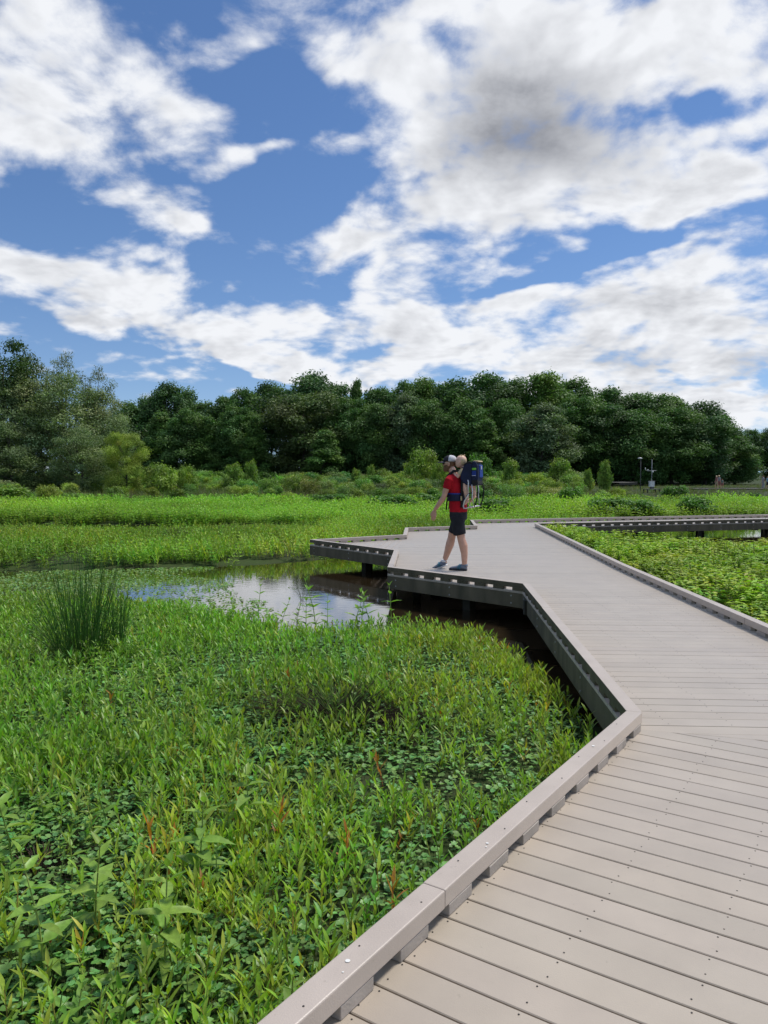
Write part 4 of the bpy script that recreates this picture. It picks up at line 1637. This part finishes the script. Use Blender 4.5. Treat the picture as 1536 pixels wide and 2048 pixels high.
def head(mb, c, hh, fwd=-1.0, baby=False):
    """c centre, hh half height; face looks along fwd * X"""
    cx, cy, cz = c
    k = hh / .118
    rows = [(-.116, .026, .024, .050), (-.104, .050, .042, .040), (-.070, .074, .058, .022), (-.02, .092, .071, .004), (.035, .099, .077, -.005), (.080, .084, .066, -.010), (.106, .055, .044, -.012), (.118, .02, .018, -.012)]
    if baby:
        rows = [(-.112, .03, .03, .035), (-.095, .062, .056, .022), (-.055, .088, .080, .010), (.0, .104, .092, -.004), (.045, .104, .093, -.010), (.085, .082, .074, -.014), (.108, .05, .046, -.014), (.118, .02, .018, -.014)]
    mb.loft([(cx + fwd * dx_ * k, cy, cz + dz_ * k, a * k, b * k) for dz_, a, b, dx_ in rows], 18)
    f = fwd
    nl = .030 if not baby else .016
    mb.tube([(cx + f * .088 * k, cy, cz + .018 * k), (cx + f * (.090 + nl) * k, cy, cz - .022 * k), (cx + f * .084 * k, cy, cz - .034 * k)], [.008 * k, .014 * k, .010 * k], 7)
    mb.ball((cx + f * .088 * k, cy, cz - .060 * k), (.012 * k, .024 * k, .008 * k), 8, 5)
    mb.ball((cx + f * .086 * k, cy, cz - .074 * k), (.012 * k, .020 * k, .008 * k), 8, 5)
    for s in (-1, 1):
        mb.ball((cx - f * .012 * k, cy + s * (.078 if not baby else .094) * k, cz - .012 * k), (.020 * k, .009 * k, .032 * k), 9, 7)
        mb.ball((cx - f * .012 * k + f * .022 * k, cy + s * .06 * k, cz - .03 * k), (.03 * k, .012 * k, .03 * k), 8, 5)


HC = (-.165, 0, 1.690)
mb = MB()
head(mb, HC, .118)
mb.tube([(-.138, 0, 1.62), (-.115, 0, 1.56), (-.085, 0, 1.49)], [.056, .058, .066], 14)
TORSO = [(-.018, 0, .86, .105, .160), (-.018, 0, .95, .115, .168), (-.03, 0, 1.08, .112, .158), (-.05, 0, 1.22, .118, .165), (-.068, 0, 1.34, .122, .178), (-.080, 0, 1.43, .108, .185), (-.086, 0, 1.49, .078, .150), (-.088, 0, 1.525, .05, .085)]
mb.loft(TORSO, 24, power=2.3)
LA = [(-.088, -.150, 1.455), (-.100, -.205, 1.425), (-.138, -.228, 1.29), (-.178, -.240, 1.155), (-.240, -.236, 1.075), (-.335, -.222, .955)]
LR = [.055, .056, .047, .040, .041, .027]
mb.tube(LA, LR, 14)
hand(mb, (-.340, -.220, .945), (-.14, .02, -1), (-1, 0, .1), (.15, 1, 0))
RA = [(-.088, .150, 1.455), (-.09, .205, 1.425), (-.04, .230, 1.30), (.015, .240, 1.17), (-.03, .250, 1.07), (-.085, .250, .95)]
mb.tube(RA, LR, 14)
hand(mb, (-.087, .25, .945), (-.1, -.02, -1), (-1, 0, .1), (.15, -1, 0))
mb.tube([(-.004, -.085, .92), (.02, -.088, .74), (.055, -.086, .56), (.065, -.085, .50), (.098, -.082, .40), (.115, -.080, .27), (.119, -.080, .10)], [.092, .084, .066, .062, .069, .054, .041], 16)
mb.tube([(-.02, .085, .92), (-.08, .087, .74), (-.148, .086, .56), (-.160, .086, .50), (-.185, .085, .40), (-.228, .085, .27), (-.270, .085, .15)], [.092, .084, .066, .062, .069, .054, .041], 16)
mb.ball((.115, -.08, .075), (.05, .034, .035))
mb.ball((-.285, .085, .105), (.05, .034, .035))
mb.fuse('body', M['skin'], man, .0055, 6)

mb = MB()
mb.loft([(x + .002, y, z, a + .016, b + .014) for x, y, z, a, b in [(-.018, 0, .925, .118, .172)] + TORSO[1:7]] + [(-.098, 0, 1.530, .058, .078)], 24, power=2.3)
for pts, rr in ((LA, (.066, .070, .064)), (RA, (.066, .070, .064))):
    e3 = Vector(pts[1]).lerp(Vector(pts[3]), .47)
    mb.tube([pts[0], pts[1], e3], rr, 16)
mb.loft([(-.110, 0, 1.525, .066, .070), (-.116, 0, 1.548, .066, .068)], 18)
mb.fuse('shirt', M['shirt'], man, .006, 3)
mb = MB()
mb.loft([(-.018, 0, .975, .126, .178), (-.018, 0, .93, .128, .182), (-.016, 0, .86, .132, .180), (-.012, 0, .80, .122, .176)], 24, power=2.3)
mb.tube([(-.004, -.088, .86), (.012, -.09, .72), (.040, -.090, .575)], [.108, .106, .100], 18)
mb.tube([(-.02, .088, .86), (-.068, .09, .72), (-.118, .090, .58)], [.108, .106, .100], 18)
mb.fuse('shorts', M['shorts'], man, .006, 3)
# beard and hair, cap, glasses
mb = MB()
mb.loft([(-.215, 0, 1.560, .040, .030), (-.205, 0, 1.578, .062, .050), (-.190, 0, 1.615, .082, .066), (-.182, 0, 1.645, .085, .0725), (-.176, 0, 1.668, .080, .0745)], 18)
o = mb.fuse('beard', M['beard'], man, .006, 2)
mb = MB()
mb.loft([(-.150, 0, 1.655, .078, .070), (-.150, 0, 1.70, .092, .077), (-.150, 0, 1.74, .095, .080)], 18)
mb.fuse('hair', M['beard'], man, .006, 2)
cap = MB()
rings = [(-.158, 0, 1.722, .108, .089), (-.158, 0, 1.752, .107, .088), (-.157, 0, 1.782, .096, .080), (-.155, 0, 1.806, .073, .062), (-.154, 0, 1.820, .040, .035), (-.154, 0, 1.824, .012, .012)]
cap.loft(rings, 24)
cm = cap.build('cap', [M['capwhite'], M['capdark']], man, True)
for pl in cm.data.polygons:
    c = sum((cm.data.vertices[i].co for i in pl.vertices), Vector()) / len(pl.vertices)
    if c.x < -.160:
        pl.material_index = 1
br = MB()
top, bot = [], []
for i in range(11):
    a = -1.15 + 2.3 * i / 10
    for rr in (0, 1):
        x = -.158 - (.104 + rr * .100 * math.cos(a) ** .6) * math.cos(a * .92)
        y = (.086 + rr * .004) * math.sin(a) / math.sin(1.15)
        z = 1.733 - rr * .022 - .012 * (y / .08) ** 2
        top.append((x, y, z))
vs = top + [(x, y, z - .005) for x, y, z in top]
n = len(top)
fs = []
for i in range(10):
    a, b, c, d = 2 * i, 2 * i + 1, 2 * i + 3, 2 * i + 2
    fs += [(a, b, c, d), (n + d, n + c, n + b, n + a), (b, n + b, n + c, c), (d, n + d, n + a, a)]
br.poly(vs, fs)
br.build('brim', M['brim'], cm, True)
lg = MB()
lg.box((-.262, -.002, 1.758), (.006, .030, .026))
lg.build('badge', M['capwhite'], cm)
gl = MB()
for s in (-1, 1):
    gl.ball((-.262, s * .034, 1.695), (.008, .031, .021), 10, 7)
sg = gl.build('sunglasses', M['lens'], man, True)
for s in (-1, 1):
    ga = MB()
    ga.tube([(-.258, s * .062, 1.700), (-.215, s * .080, 1.702), (-.165, s * .083, 1.698)], .0048, 6)
    ga.build('glasses_arm', M['frame'], sg, True)


def shoe(name, ankle, pitch, sole_mat, y):
    """trainer pointing along -X; ankle gives the heel's place on the ground"""
    e = MB()
    prof = [(.060, .000, .032, .080), (.038, .0, .042, .105), (.0, .0, .044, .108), (-.05, .0, .045, .098), (-.10, .0, .049, .078), (-.155, .0, .048, .064), (-.20, .0, .040, .054), (-.226, .0, .022, .036)]
    up, so_, st = MB(), MB(), MB()
    c, s = math.cos(pitch), math.sin(pitch)

    def tr(p):
        x, yy_, z = p
        return (ankle[0] + (x - .03) * c + z * s, y + yy_, ankle[1] - (x - .03) * s + z * c)
    for i, (x, _, hw, ht) in enumerate(prof):
        for k in range(12):
            t = 2 * PI * k / 12
            z = .022 + (ht - .022) * (.5 + .5 * math.sin(t)) if True else 0
            up.v.append(tr((x, hw * math.cos(t) * (1 if math.sin(t) < .3 else .82), z)))
            up.c.append((1, 1, 1))
            so_.v.append(tr((x * 1.02, (hw + .004) * math.cos(t), .0145 + .0145 * math.sin(t))))
            so_.c.append((1, 1, 1))
    for mbx in (up, so_):
        for i in range(len(prof) - 1):
            for k in range(12):
                a, b = i * 12 + k, i * 12 + (k + 1) % 12
                mbx.f.append((a, b, b + 12, a + 12))
                mbx.m.append(0)
        mbx.f += [tuple(range(11, -1, -1)), tuple(range(84, 96))]
        mbx.m += [0, 0]
    u = up.build(name, M['shoe'], man, True)
    so_.build('sole', sole_mat, u, True)
    for q in (-.075, -.045):
        st.tube([tr((q, -.047, .030)), tr((q + .012, -.042, .075)), tr((q + .02, 0, .100)), tr((q + .012, .042, .075)), tr((q, .047, .030))], .011, 6, flat=.5)
    st.build('strap', M['teal'], u, True)
    cu = MB()
    cu.loft([(ankle[0] + .0 + s * .07, y, ankle[1] + .072, .048, .040), (ankle[0] + s * .10, y, ankle[1] + .105, .043, .038)], 14)
    cu.build('sock', M['shoe'] if sole_mat is M['sole'] else M['solewhite'], u, True)


shoe('shoe', (.125, 0.0), 0.0, M['sole'], -.08)
shoe('shoe', (-.262, .030), -.36, M['solewhite'], .085)

# ---- the carrier
CB = Vector((.2, 0, .97))
carrier = empty('child_carrier', Vector((MX, MY, 0)) + Matrix.Rotation(MRZ, 3, 'Z') @ (CB * 1.02), MRZ, 'navy and black framed child carrier backpack worn on the back of the man', 'child carrier')

carrier.scale = (1.02, 1.02, 1.02)


def oncar(o, parent=None):
    o.parent = parent or carrier
    if parent is None:
        o.location = -CB
    return o


def slab(mb, prof, y0, y1, col=(1, 1, 1), mi=0):
    """profile in x-z extruded across y"""
    k = len(prof)
    ar = sum(prof[i][0] * prof[(i + 1) % k][1] - prof[(i + 1) % k][0] * prof[i][1] for i in range(k))
    if ar > 0:
        prof = prof[::-1]
    vs = [(x, y0, z) for x, z in prof] + [(x, y1, z) for x, z in prof]
    fs = [tuple(range(k - 1, -1, -1)), tuple(range(k, 2 * k))] + [(i, (i + 1) % k, k + (i + 1) % k, k + i) for i in range(k)]
    mb.poly(vs, fs, col, mi)


mb = MB()
side = [(.062, 1.47), (.075, 1.54), (.125, 1.665), (.20, 1.70), (.245, 1.69), (.245, 1.37), (.155, 1.355), (.10, 1.40)]
slab(mb, side, -.150, -.122)
slab(mb, side, .122, .150)
slab(mb, [(.20, 1.36), (.245, 1.36), (.245, 1.70), (.21, 1.70)], -.14, .14)
slab(mb, [(.06, 1.43), (.245, 1.365), (.245, 1.335), (.09, 1.37)], -.13, .13)
slab(mb, [(.060, 1.44), (.085, 1.44), (.098, 1.535), (.074, 1.535)], -.14, .14)
seat = oncar(mb.fuse('seat', M['navy'], None, .008, 4))
mb = MB()
slab(mb, [(.115, 1.655), (.135, 1.69), (.20, 1.722), (.25, 1.715), (.25, 1.68), (.2, 1.69)], -.155, -.118)
slab(mb, [(.115, 1.655), (.135, 1.69), (.20, 1.722), (.25, 1.715), (.25, 1.68), (.2, 1.69)], .118, .155)
oncar(mb.fuse('seat_trim', M['black'], None, .007, 3))
mb = MB()
slab(mb, [(.225, 1.40), (.235, 1.68), (.255, 1.725), (.305, 1.722), (.338, 1.66), (.348, 1.50), (.340, 1.40), (.30, 1.37)], -.128, .128)
pk = oncar(mb.fuse('rear_pack', M['navy'], None, .008, 16))
mb = MB()
slab(mb, [(.232, 1.345), (.236, 1.43), (.338, 1.44), (.350, 1.36), (.335, 1.345)], -.134, .134)
oncar(mb.fuse('lower_pocket', M['black'], None, .008, 4))
mb = MB()
slab(mb, [(.245, 1.70), (.245, 1.725), (.27, 1.738), (.335, 1.732), (.352, 1.715), (.33, 1.712)], -.10, .12)
oncar(mb.fuse('headrest_pad', M['buff'], None, .006, 4))
for nm, mt, x0, x1, z0, z1 in (('badge', M['lime'], .248, .318, 1.588, 1.622), ('blue_panel', M['royal'], .246, .316, 1.49, 1.575), ('reflective_strip', M['silver'], .248, .314, 1.497, 1.506)):
    mb = MB()
    e_ = .012 if nm == 'reflective_strip' else .009
    slab(mb, [(x0, z0), (x1, z0), (x1, z1), (x0, z1)], -.127 - e_, -.118)
    oncar(mb.build(nm, mt, None, bevel=.004))
mb = MB()
slab(mb, [(.345, 1.47), (.356, 1.47), (.352, 1.66), (.34, 1.67)], -.06, .10)
oncar(mb.fuse('rear_panel', M['royal'], None, .006, 3))
mb = MB()
mb.box((.354, .01, 1.622), (.012, .035, .05))
oncar(mb.build('white_emblem', M['capwhite'], None, bevel=.003))
mb = MB()
slab(mb, [(.055, .985), (.090, .985), (.100, 1.46), (.062, 1.46), (.056, 1.2)], -.12, .12)
oncar(mb.fuse('back_panel', M['black'], None, .007, 3))
for s in (-1, 1):
    mb = MB()
    mb.tube([(.19, s * .150, 1.435), (.200, s * .152, 1.40), (.196, s * .152, 1.30), (.200, s * .152, 1.225)], .0105, 10)
    mb.tube([(.205, s * .152, 1.215), (.178, s * .154, 1.17), (.135, s * .154, 1.10), (.117, s * .154, 1.03), (.13, s * .154, .985), (.17, s * .154, .992), (.24, s * .154, 1.018), (.30, s * .154, 1.022)], .0098, 10)
    mb.tube([(.255, s * .152, 1.36), (.268, s * .152, 1.26), (.262, s * .152, 1.16), (.285, s * .152, 1.06)], .009, 8)
    oncar(mb.build('frame_tube', M['silver'], None, True))
    mb = MB()
    mb.tube([(.165, s * .150, 1.175), (.20, s * .150, 1.215), (.255, s * .150, 1.235)], .009, 8)
    mb.tube([(.30, s * .152, 1.018), (.335, s * .152, 1.12), (.355, s * .150, 1.24), (.345, s * .146, 1.36)], .0105, 8)
    mb.tube([(.08, s * .142, 1.0), (.085, s * .145, 1.2), (.10, s * .145, 1.40)], .012, 8)
    oncar(mb.build('black_strut', M['black'], None, True))
    mb = MB()
    mb.tube([(.06, s * .10, 1.50), (.02, s * .105, 1.572), (-.06, s * .108, 1.572), (-.150, s * .112, 1.50), (-.205, s * .118, 1.38), (-.20, s * .14, 1.26), (-.13, s * .185, 1.17)], .021, 10, flat=.35, up=(0, 1, 0))
    oncar(mb.build('shoulder_strap', M['black'], None, True))
    mb = MB()
    mb.tube([(-.150, s * .10, 1.16), (-.19, s * .06, 1.08), (-.20, s * .055, .96)], .013, 8, flat=.3)
    oncar(mb.build('strap_end', M['black'], None, True))
mb = MB()
mb.tube([(.29, -.154, 1.021), (.305, 0, 1.024), (.29, .154, 1.021)], .011, 8)
oncar(mb.build('foot_bar', M['silver'], None, True))
mb = MB()
mb.loft([(-.036, 0, 1.10, .138, .188), (-.038, 0, 1.12, .142, .192), (-.044, 0, 1.19, .146, .194), (-.046, 0, 1.215, .142, .190)], 28, power=2.3)
oncar(mb.build('hip_belt', M['navy'], None, True))
mb = MB()
mb.loft([(-.045, 0, 1.205, .149, .198), (-.046, 0, 1.225, .147, .195)], 28, power=2.3)
oncar(mb.build('belt_trim', M['royal'], None, True))
mb = MB()
mb.box((.088, -.162, 1.145), (.026, .012, .065))
oncar(mb.build('yellow_tab', M['buff'], None, bevel=.003))

# ---- the child
KB = Vector((.12, 0, 1.38))
child = empty('child', Vector((MX, MY, 0)) + Matrix.Rotation(MRZ, 3, 'Z') @ (KB * 1.02), MRZ, 'blond baby leaning sideways on the shoulder of the man from the carrier', 'child')

child.scale = (1.02, 1.02, 1.02)


def onkid(o, parent=None):
    o.parent = parent or child
    if parent is None:
        o.location = -KB
    return o


mb = MB()
BH = (.028, -.030, 1.722)
head(mb, BH, .098, baby=True)
mb.tube([(.05, -.02, 1.65), (.075, -.01, 1.60)], [.036, .042], 10)
mb.tube([(.165, 0, 1.40), (.13, 0, 1.50), (.088, -.005, 1.59)], [.085, .085, .062], 14)
mb.tube([(.075, -.075, 1.585), (.045, -.105, 1.535), (.010, -.110, 1.482), (-.025, -.100, 1.500), (-.052, -.082, 1.535)], [.034, .032, .029, .026, .019], 10)
hand(mb, (-.05, -.084, 1.535), (-.6, .3, .55), (.4, -.3, .8), (-.3, .9, -.1), .0065)
mb.tube([(.075, .075, 1.585), (.03, .105, 1.54), (-.02, .10, 1.555), (-.05, .08, 1.565)], [.034, .031, .026, .019], 10)
for s, kn, an, to in ((-1, (.118, -.098, 1.37), (.168, -.098, 1.115), (.120, -.098, 1.052)), (1, (.195, .085, 1.31), (.218, .088, 1.19), (.155, .088, 1.085))):
    kn, an, to = Vector(kn), Vector(an), Vector(to)
    mb.tube([(.165, s * .06, 1.40), kn.lerp(Vector((.165, s * .06, 1.40)), .3), kn, kn.lerp(an, .35), kn.lerp(an, .75), an], [.06, .054, .046, .046, .036, .030], 12)
    mb.tube([an + Vector((.01, 0, -.005)), an.lerp(to, .5), to], [.032, .028, .020], 10)
onkid(mb.fuse('body', M['baby_skin'], None, .005, 5))
mb = MB()
mb.tube([(.165, 0, 1.41), (.13, 0, 1.50), (.088, -.005, 1.588)], [.094, .094, .072], 14)
mb.tube([(.080, -.065, 1.588), (.05, -.100, 1.545), (.034, -.108, 1.518)], [.043, .043, .042], 12)
mb.tube([(.080, .065, 1.588), (.04, .100, 1.548)], [.043, .042], 12)
onkid(mb.fuse('shirt', M['tan'], None, .006, 3))
mb = MB()
mb.loft([(.092, -.02, 1.612, .05, .05), (.080, -.02, 1.632, .052, .052)], 14)
onkid(mb.build('collar', M['navy'], None, True))
mb = MB()
mb.ball((BH[0] + .012, BH[1], BH[2] + .014), (.085, .078, .0865), 16, 11)
for k in range(14):
    a = rng.uniform(0, 6.28)
    b = Vector((BH[0] + .03 + .03 * math.cos(a), BH[1] + .03 * math.sin(a), BH[2] + .085))
    mb.tube([b, b + Vector((.01, .004 * math.cos(a), .016 + .012 * rng.random()))], [.006, .002], 5)
hr = mb.build('hair', M['blond'], None, True)
onkid(hr)
# keep the hair off the face
bmh = bmesh.new()
bmh.from_mesh(hr.data)
kill = [v for v in bmh.verts if v.co.x < BH[0] - .03 + .3 * (BH[2] - v.co.z + .0) and v.co.z < BH[2] + .07]
bmesh.ops.delete(bmh, geom=kill, context='VERTS')
bmh.to_mesh(hr.data)
bmh.free()
for s in (-1, 1):
    mb = MB()
    mb.ball((BH[0] - .078, BH[1] + s * .034, BH[2] - .002), .0075, 8, 6)
    onkid(mb.build('eye', M['eye'], None, True))


# ---- people far off on the other walk
def stroller(x, yfeet, dist, hgt, rz, label, shirt, shorts, hat=None, pack=None, bare=True, group='people far off by the forest'):
    c = at_d(x, yfeet, dist)
    e = empty('person', (c[0], dist, c[2]), rz, label, 'person', group)
    s = hgt / 1.75
    e.scale = (s, s, s)
    b = MB()
    head(b, (-.02, 0, 1.63), .115)
    b.tube([(0, 0, 1.56), (0, 0, 1.46)], [.05, .06], 10)
    b.loft([(0, 0, .86, .10, .16), (0, 0, 1.0, .10, .15), (0, 0, 1.25, .115, .165), (0, 0, 1.42, .10, .18), (0, 0, 1.49, .05, .09)], 16)
    for sd in (-1, 1):
        b.tube([(0, sd * .17, 1.42), (.03 * sd, sd * .22, 1.15), (-.06 - .05 * sd, sd * .22, .93)], [.052, .042, .028], 10)
        hand(b, (-.06 - .05 * sd, sd * .22, .93), (-.1, 0, -1), (-1, 0, .1), (0, -sd, 0))
        b.tube([(0, sd * .09, .9), (-.09 * sd, sd * .09, .5), (-.13 * sd + .02, sd * .09, .08)], [.09, .056, .038], 10)
        b.tube([(-.13 * sd + .06, sd * .09, .04), (-.13 * sd - .15, sd * .09, .035)], [.04, .035], 8)
    b.fuse('body', M['skin'], e, .012, 3)
    k = MB()
    k.loft([(0, 0, .88, .115, .172), (0, 0, 1.0, .115, .165), (0, 0, 1.25, .128, .178), (0, 0, 1.42, .113, .192), (0, 0, 1.50, .06, .10)], 16)
    for sd in (-1, 1):
        k.tube([(0, sd * .16, 1.42), (.015 * sd, sd * .21, 1.26)], [.065, .06], 10)
    k.fuse('shirt', shirt, e, .012, 2)
    k = MB()
    k.loft([(0, 0, .98, .12, .172), (0, 0, .80, .12, .172)], 16)
    for sd in (-1, 1):
        k.tube([(0, sd * .09, .85), (-.075 * sd, sd * .092, .52 if bare else .1)], [.102, .085], 10)
    k.fuse('shorts', shorts, e, .012, 2)
    k = MB()
    if hat:
        k.loft([(-.02, 0, 1.68, .17, .16), (-.02, 0, 1.69, .165, .155), (-.02, 0, 1.70, .105, .095), (-.02, 0, 1.76, .09, .08), (-.02, 0, 1.775, .03, .03)], 16)
        k.build('hat', hat, e, True)
    else:
        k.ball((.0, 0, 1.66), (.115, .088, .10), 12, 8)
        k.build('hair', M['beard'], e, True)
    if pack:
        k = MB()
        slab(k, [(.11, 1.0), (.26, 1.02), (.25, 1.40), (.12, 1.45)], -.14, .14)
        k.fuse('daypack', pack, e, .012, 3)


M['pink'] = mat_basic('dusty_pink_cloth', (.30, .14, .13), .9)
M['greycloth'] = mat_basic('grey_cloth', (.30, .33, .34), .9)
M['sage'] = mat_basic('sage_cloth', (.22, .30, .26), .9)
M['straw'] = mat_basic('straw_hat', (.62, .53, .36), .9)
M['paleblue'] = mat_basic('pale_blue_cloth', (.22, .48, .62), .9)
M['khaki'] = mat_basic('khaki_cloth', (.42, .34, .22), .9)
FD = 84
stroller(1433, 976.5, FD, 1.36, .3, 'far walker in pale sun hat and dusty pink top, left of the close pair', M['pink'], M['khaki'], M['straw'])
stroller(1438, 976.5, FD + .3, 1.40, .5, 'far walker with a dark daypack and light cap, right one of the close pair', M['greycloth'], M['pink'], M['straw'], M['black'])
stroller(1444.5, 976.5, FD + .6, 1.02, .6, 'small far walker in sage grey behind the close pair', M['sage'], M['pink'])
stroller(1526, 977, FD, 1.40, .2, 'far walker with a navy daypack at the right edge of the picture', M['greycloth'], M['greycloth'], None, M['navy'], False)
stroller(1535, 978, FD + .5, 1.40, .1, 'far walker in pale blue and black cut by the right edge', M['paleblue'], M['shorts'])
stroller(1212, 966, 100, 1.05, .1, 'tiny dark dressed person with pale hair beside the slim sapling', M['navy'], M['shorts'], M['capwhite'])

# ------------------------------------------------------------------ far boardwalk, weather station, lamp pole
M['fardeck'] = mat_basic('far_boardwalk_timber', (.20, .19, .16), .8, (.14, .13, .11), 2)


def walkway(name, p0, p1, w, z, label):
    p0, p1 = np.array(p0[:2]), np.array(p1[:2])
    d = p1 - p0
    L_ = np.linalg.norm(d)
    d /= L_
    n_ = v2(-d[1], d[0])
    e = empty(name, (p0[0], p0[1], z - .5), math.atan2(d[1], d[0]), label, 'boardwalk')
    b = MB()
    b.box((L_ / 2, 0, .48), (L_, w, .04))
    b.build('decking', M['fardeck'], e)
    for s in (-1, 1):
        b = MB()
        b.box((L_ / 2, s * (w / 2 - .05), .56), (L_, .12, .05))
        b.build('curb_rail', M['fardeck'], e)
        b = MB()
        b.box((L_ / 2, s * (w / 2 - .02), .33), (L_, .05, .24))
        b.build('fascia_board', M['post'], e)
        for k in range(int(L_ / 3)):
            b = MB()
            b.box((1 + 3 * k, s * (w / 2 - .2), .1), (.14, .14, .7))
            b.build('post', M['post'], e)


q0, q1 = at_d(1405, 977, FD), at_d(1640, 978, FD)
walkway('far_boardwalk', (q0[0] - 1, FD - .2), (q1[0], FD + .8), 2.2, q0[2] - .02, 'distant low boardwalk carrying the walkers at the right edge')
q0, q1 = at_d(1226, 965, 98), at_d(1262, 963, 100)
walkway('far_boardwalk', q0, q1, 2.0, q0[2], 'short pale piece of distant boardwalk left of the lamp pole')

M['galv'] = mat_basic('pale_galvanised_steel', (.50, .52, .53), .5, metallic=.3)
M['boxwhite'] = mat_basic('white_painted_box', (.74, .75, .74), .5)
M['darksteel'] = mat_basic('dark_pole_steel', (.10, .10, .10), .6)
p = at_d(1303, 981, 72)
ws = empty('weather_station', (p[0], 72, p[2]), .15, 'white box weather station with a crossarm mast on a low platform in the marsh', 'weather station')
b = MB()
b.box((0, 0, .14), (1.3, .9, .05))
b.build('platform', M['fardeck'], ws)
for sx in (-.58, .58):
    for sy in (-.38, .38):
        b = MB()
        b.box((sx, sy, -.2), (.09, .09, .66))
        b.build('post', M['post'], ws)
b = MB()
b.box((0, 0, .60), (.44, .30, .50))
bx_ = b.build('instrument_box', M['boxwhite'], ws, bevel=.015)
b = MB()
b.box((0, 0, .865), (.50, .36, .03))
b.build('box_lid', M['boxwhite'], bx_)
b = MB()
b.box((0, -.05, .26), (.30, .2, .19))
b.build('battery_case', M['darksteel'], ws)
b = MB()
b.tube([(0, 0, .15), (0, 0, 2.9)], .022, 8)
mast = b.build('mast', M['galv'], ws, True)
b = MB()
b.tube([(-.46, 0, 1.83), (.42, 0, 1.86)], .018, 8)
ca = b.build('crossarm', M['galv'], ws, True)
b = MB()
b.loft([(-.40, 0, 1.86, .02, .02), (-.40, 0, 1.90, .07, .07), (-.40, 0, 1.97, .07, .07)], 12)
b.build('rain_gauge', M['boxwhite'], ca, True)
b = MB()
b.loft([(.10, 0, 1.68, .05, .05), (.10, 0, 1.72, .065, .065), (.10, 0, 1.83, .05, .05)], 12)
b.build('radiation_shield', M['boxwhite'], ca, True)
b = MB()
b.tube([(-.66, 0, 1.95), (-.66, 0, 2.12)], .035, 10)
b.tube([(-.66, 0, 1.95), (-.44, 0, 1.86)], .012, 6)
b.build('wind_sensor', M['boxwhite'], ca, True)
p = at_d(1280.5, 985, 76)
lp = empty('lamp_pole', (p[0], 76, p[2]), 0, 'thin dark pole with a pale oval head just left of the weather station', 'pole')
b = MB()
b.tube([(0, 0, -.2), (0, 0, 3.30)], [.045, .03], 8)
b.build('pole', M['darksteel'], lp, True)
b = MB()
b.ball((-.08, 0, 3.36), (.24, .12, .085), 14, 8)
b.build('oval_head', M['galv'], lp, True)

# sprigs that have grown through the right curb
for k, (x, y) in enumerate([(1172, 1102), (1207, 1114), (1236, 1124)]):
    p = at_z(x, y, .0)
    V, T, C = sprig_plant(.16, 3, .05, .022, (.20, .29, .03))
    o = link('curb_sprig', tri_mesh('curb_sprig', V, T, M['leaf_mid'], C))
    o.location = (p[0], p[1], .0)
    tag(o, ['yellow green sprig creeping over the right curb, farthest of three', 'yellow green sprig creeping over the right curb, middle one of three', 'yellow green sprig creeping over the right curb, nearest of three'][k], 'weed', 'sprigs growing over the right curb')
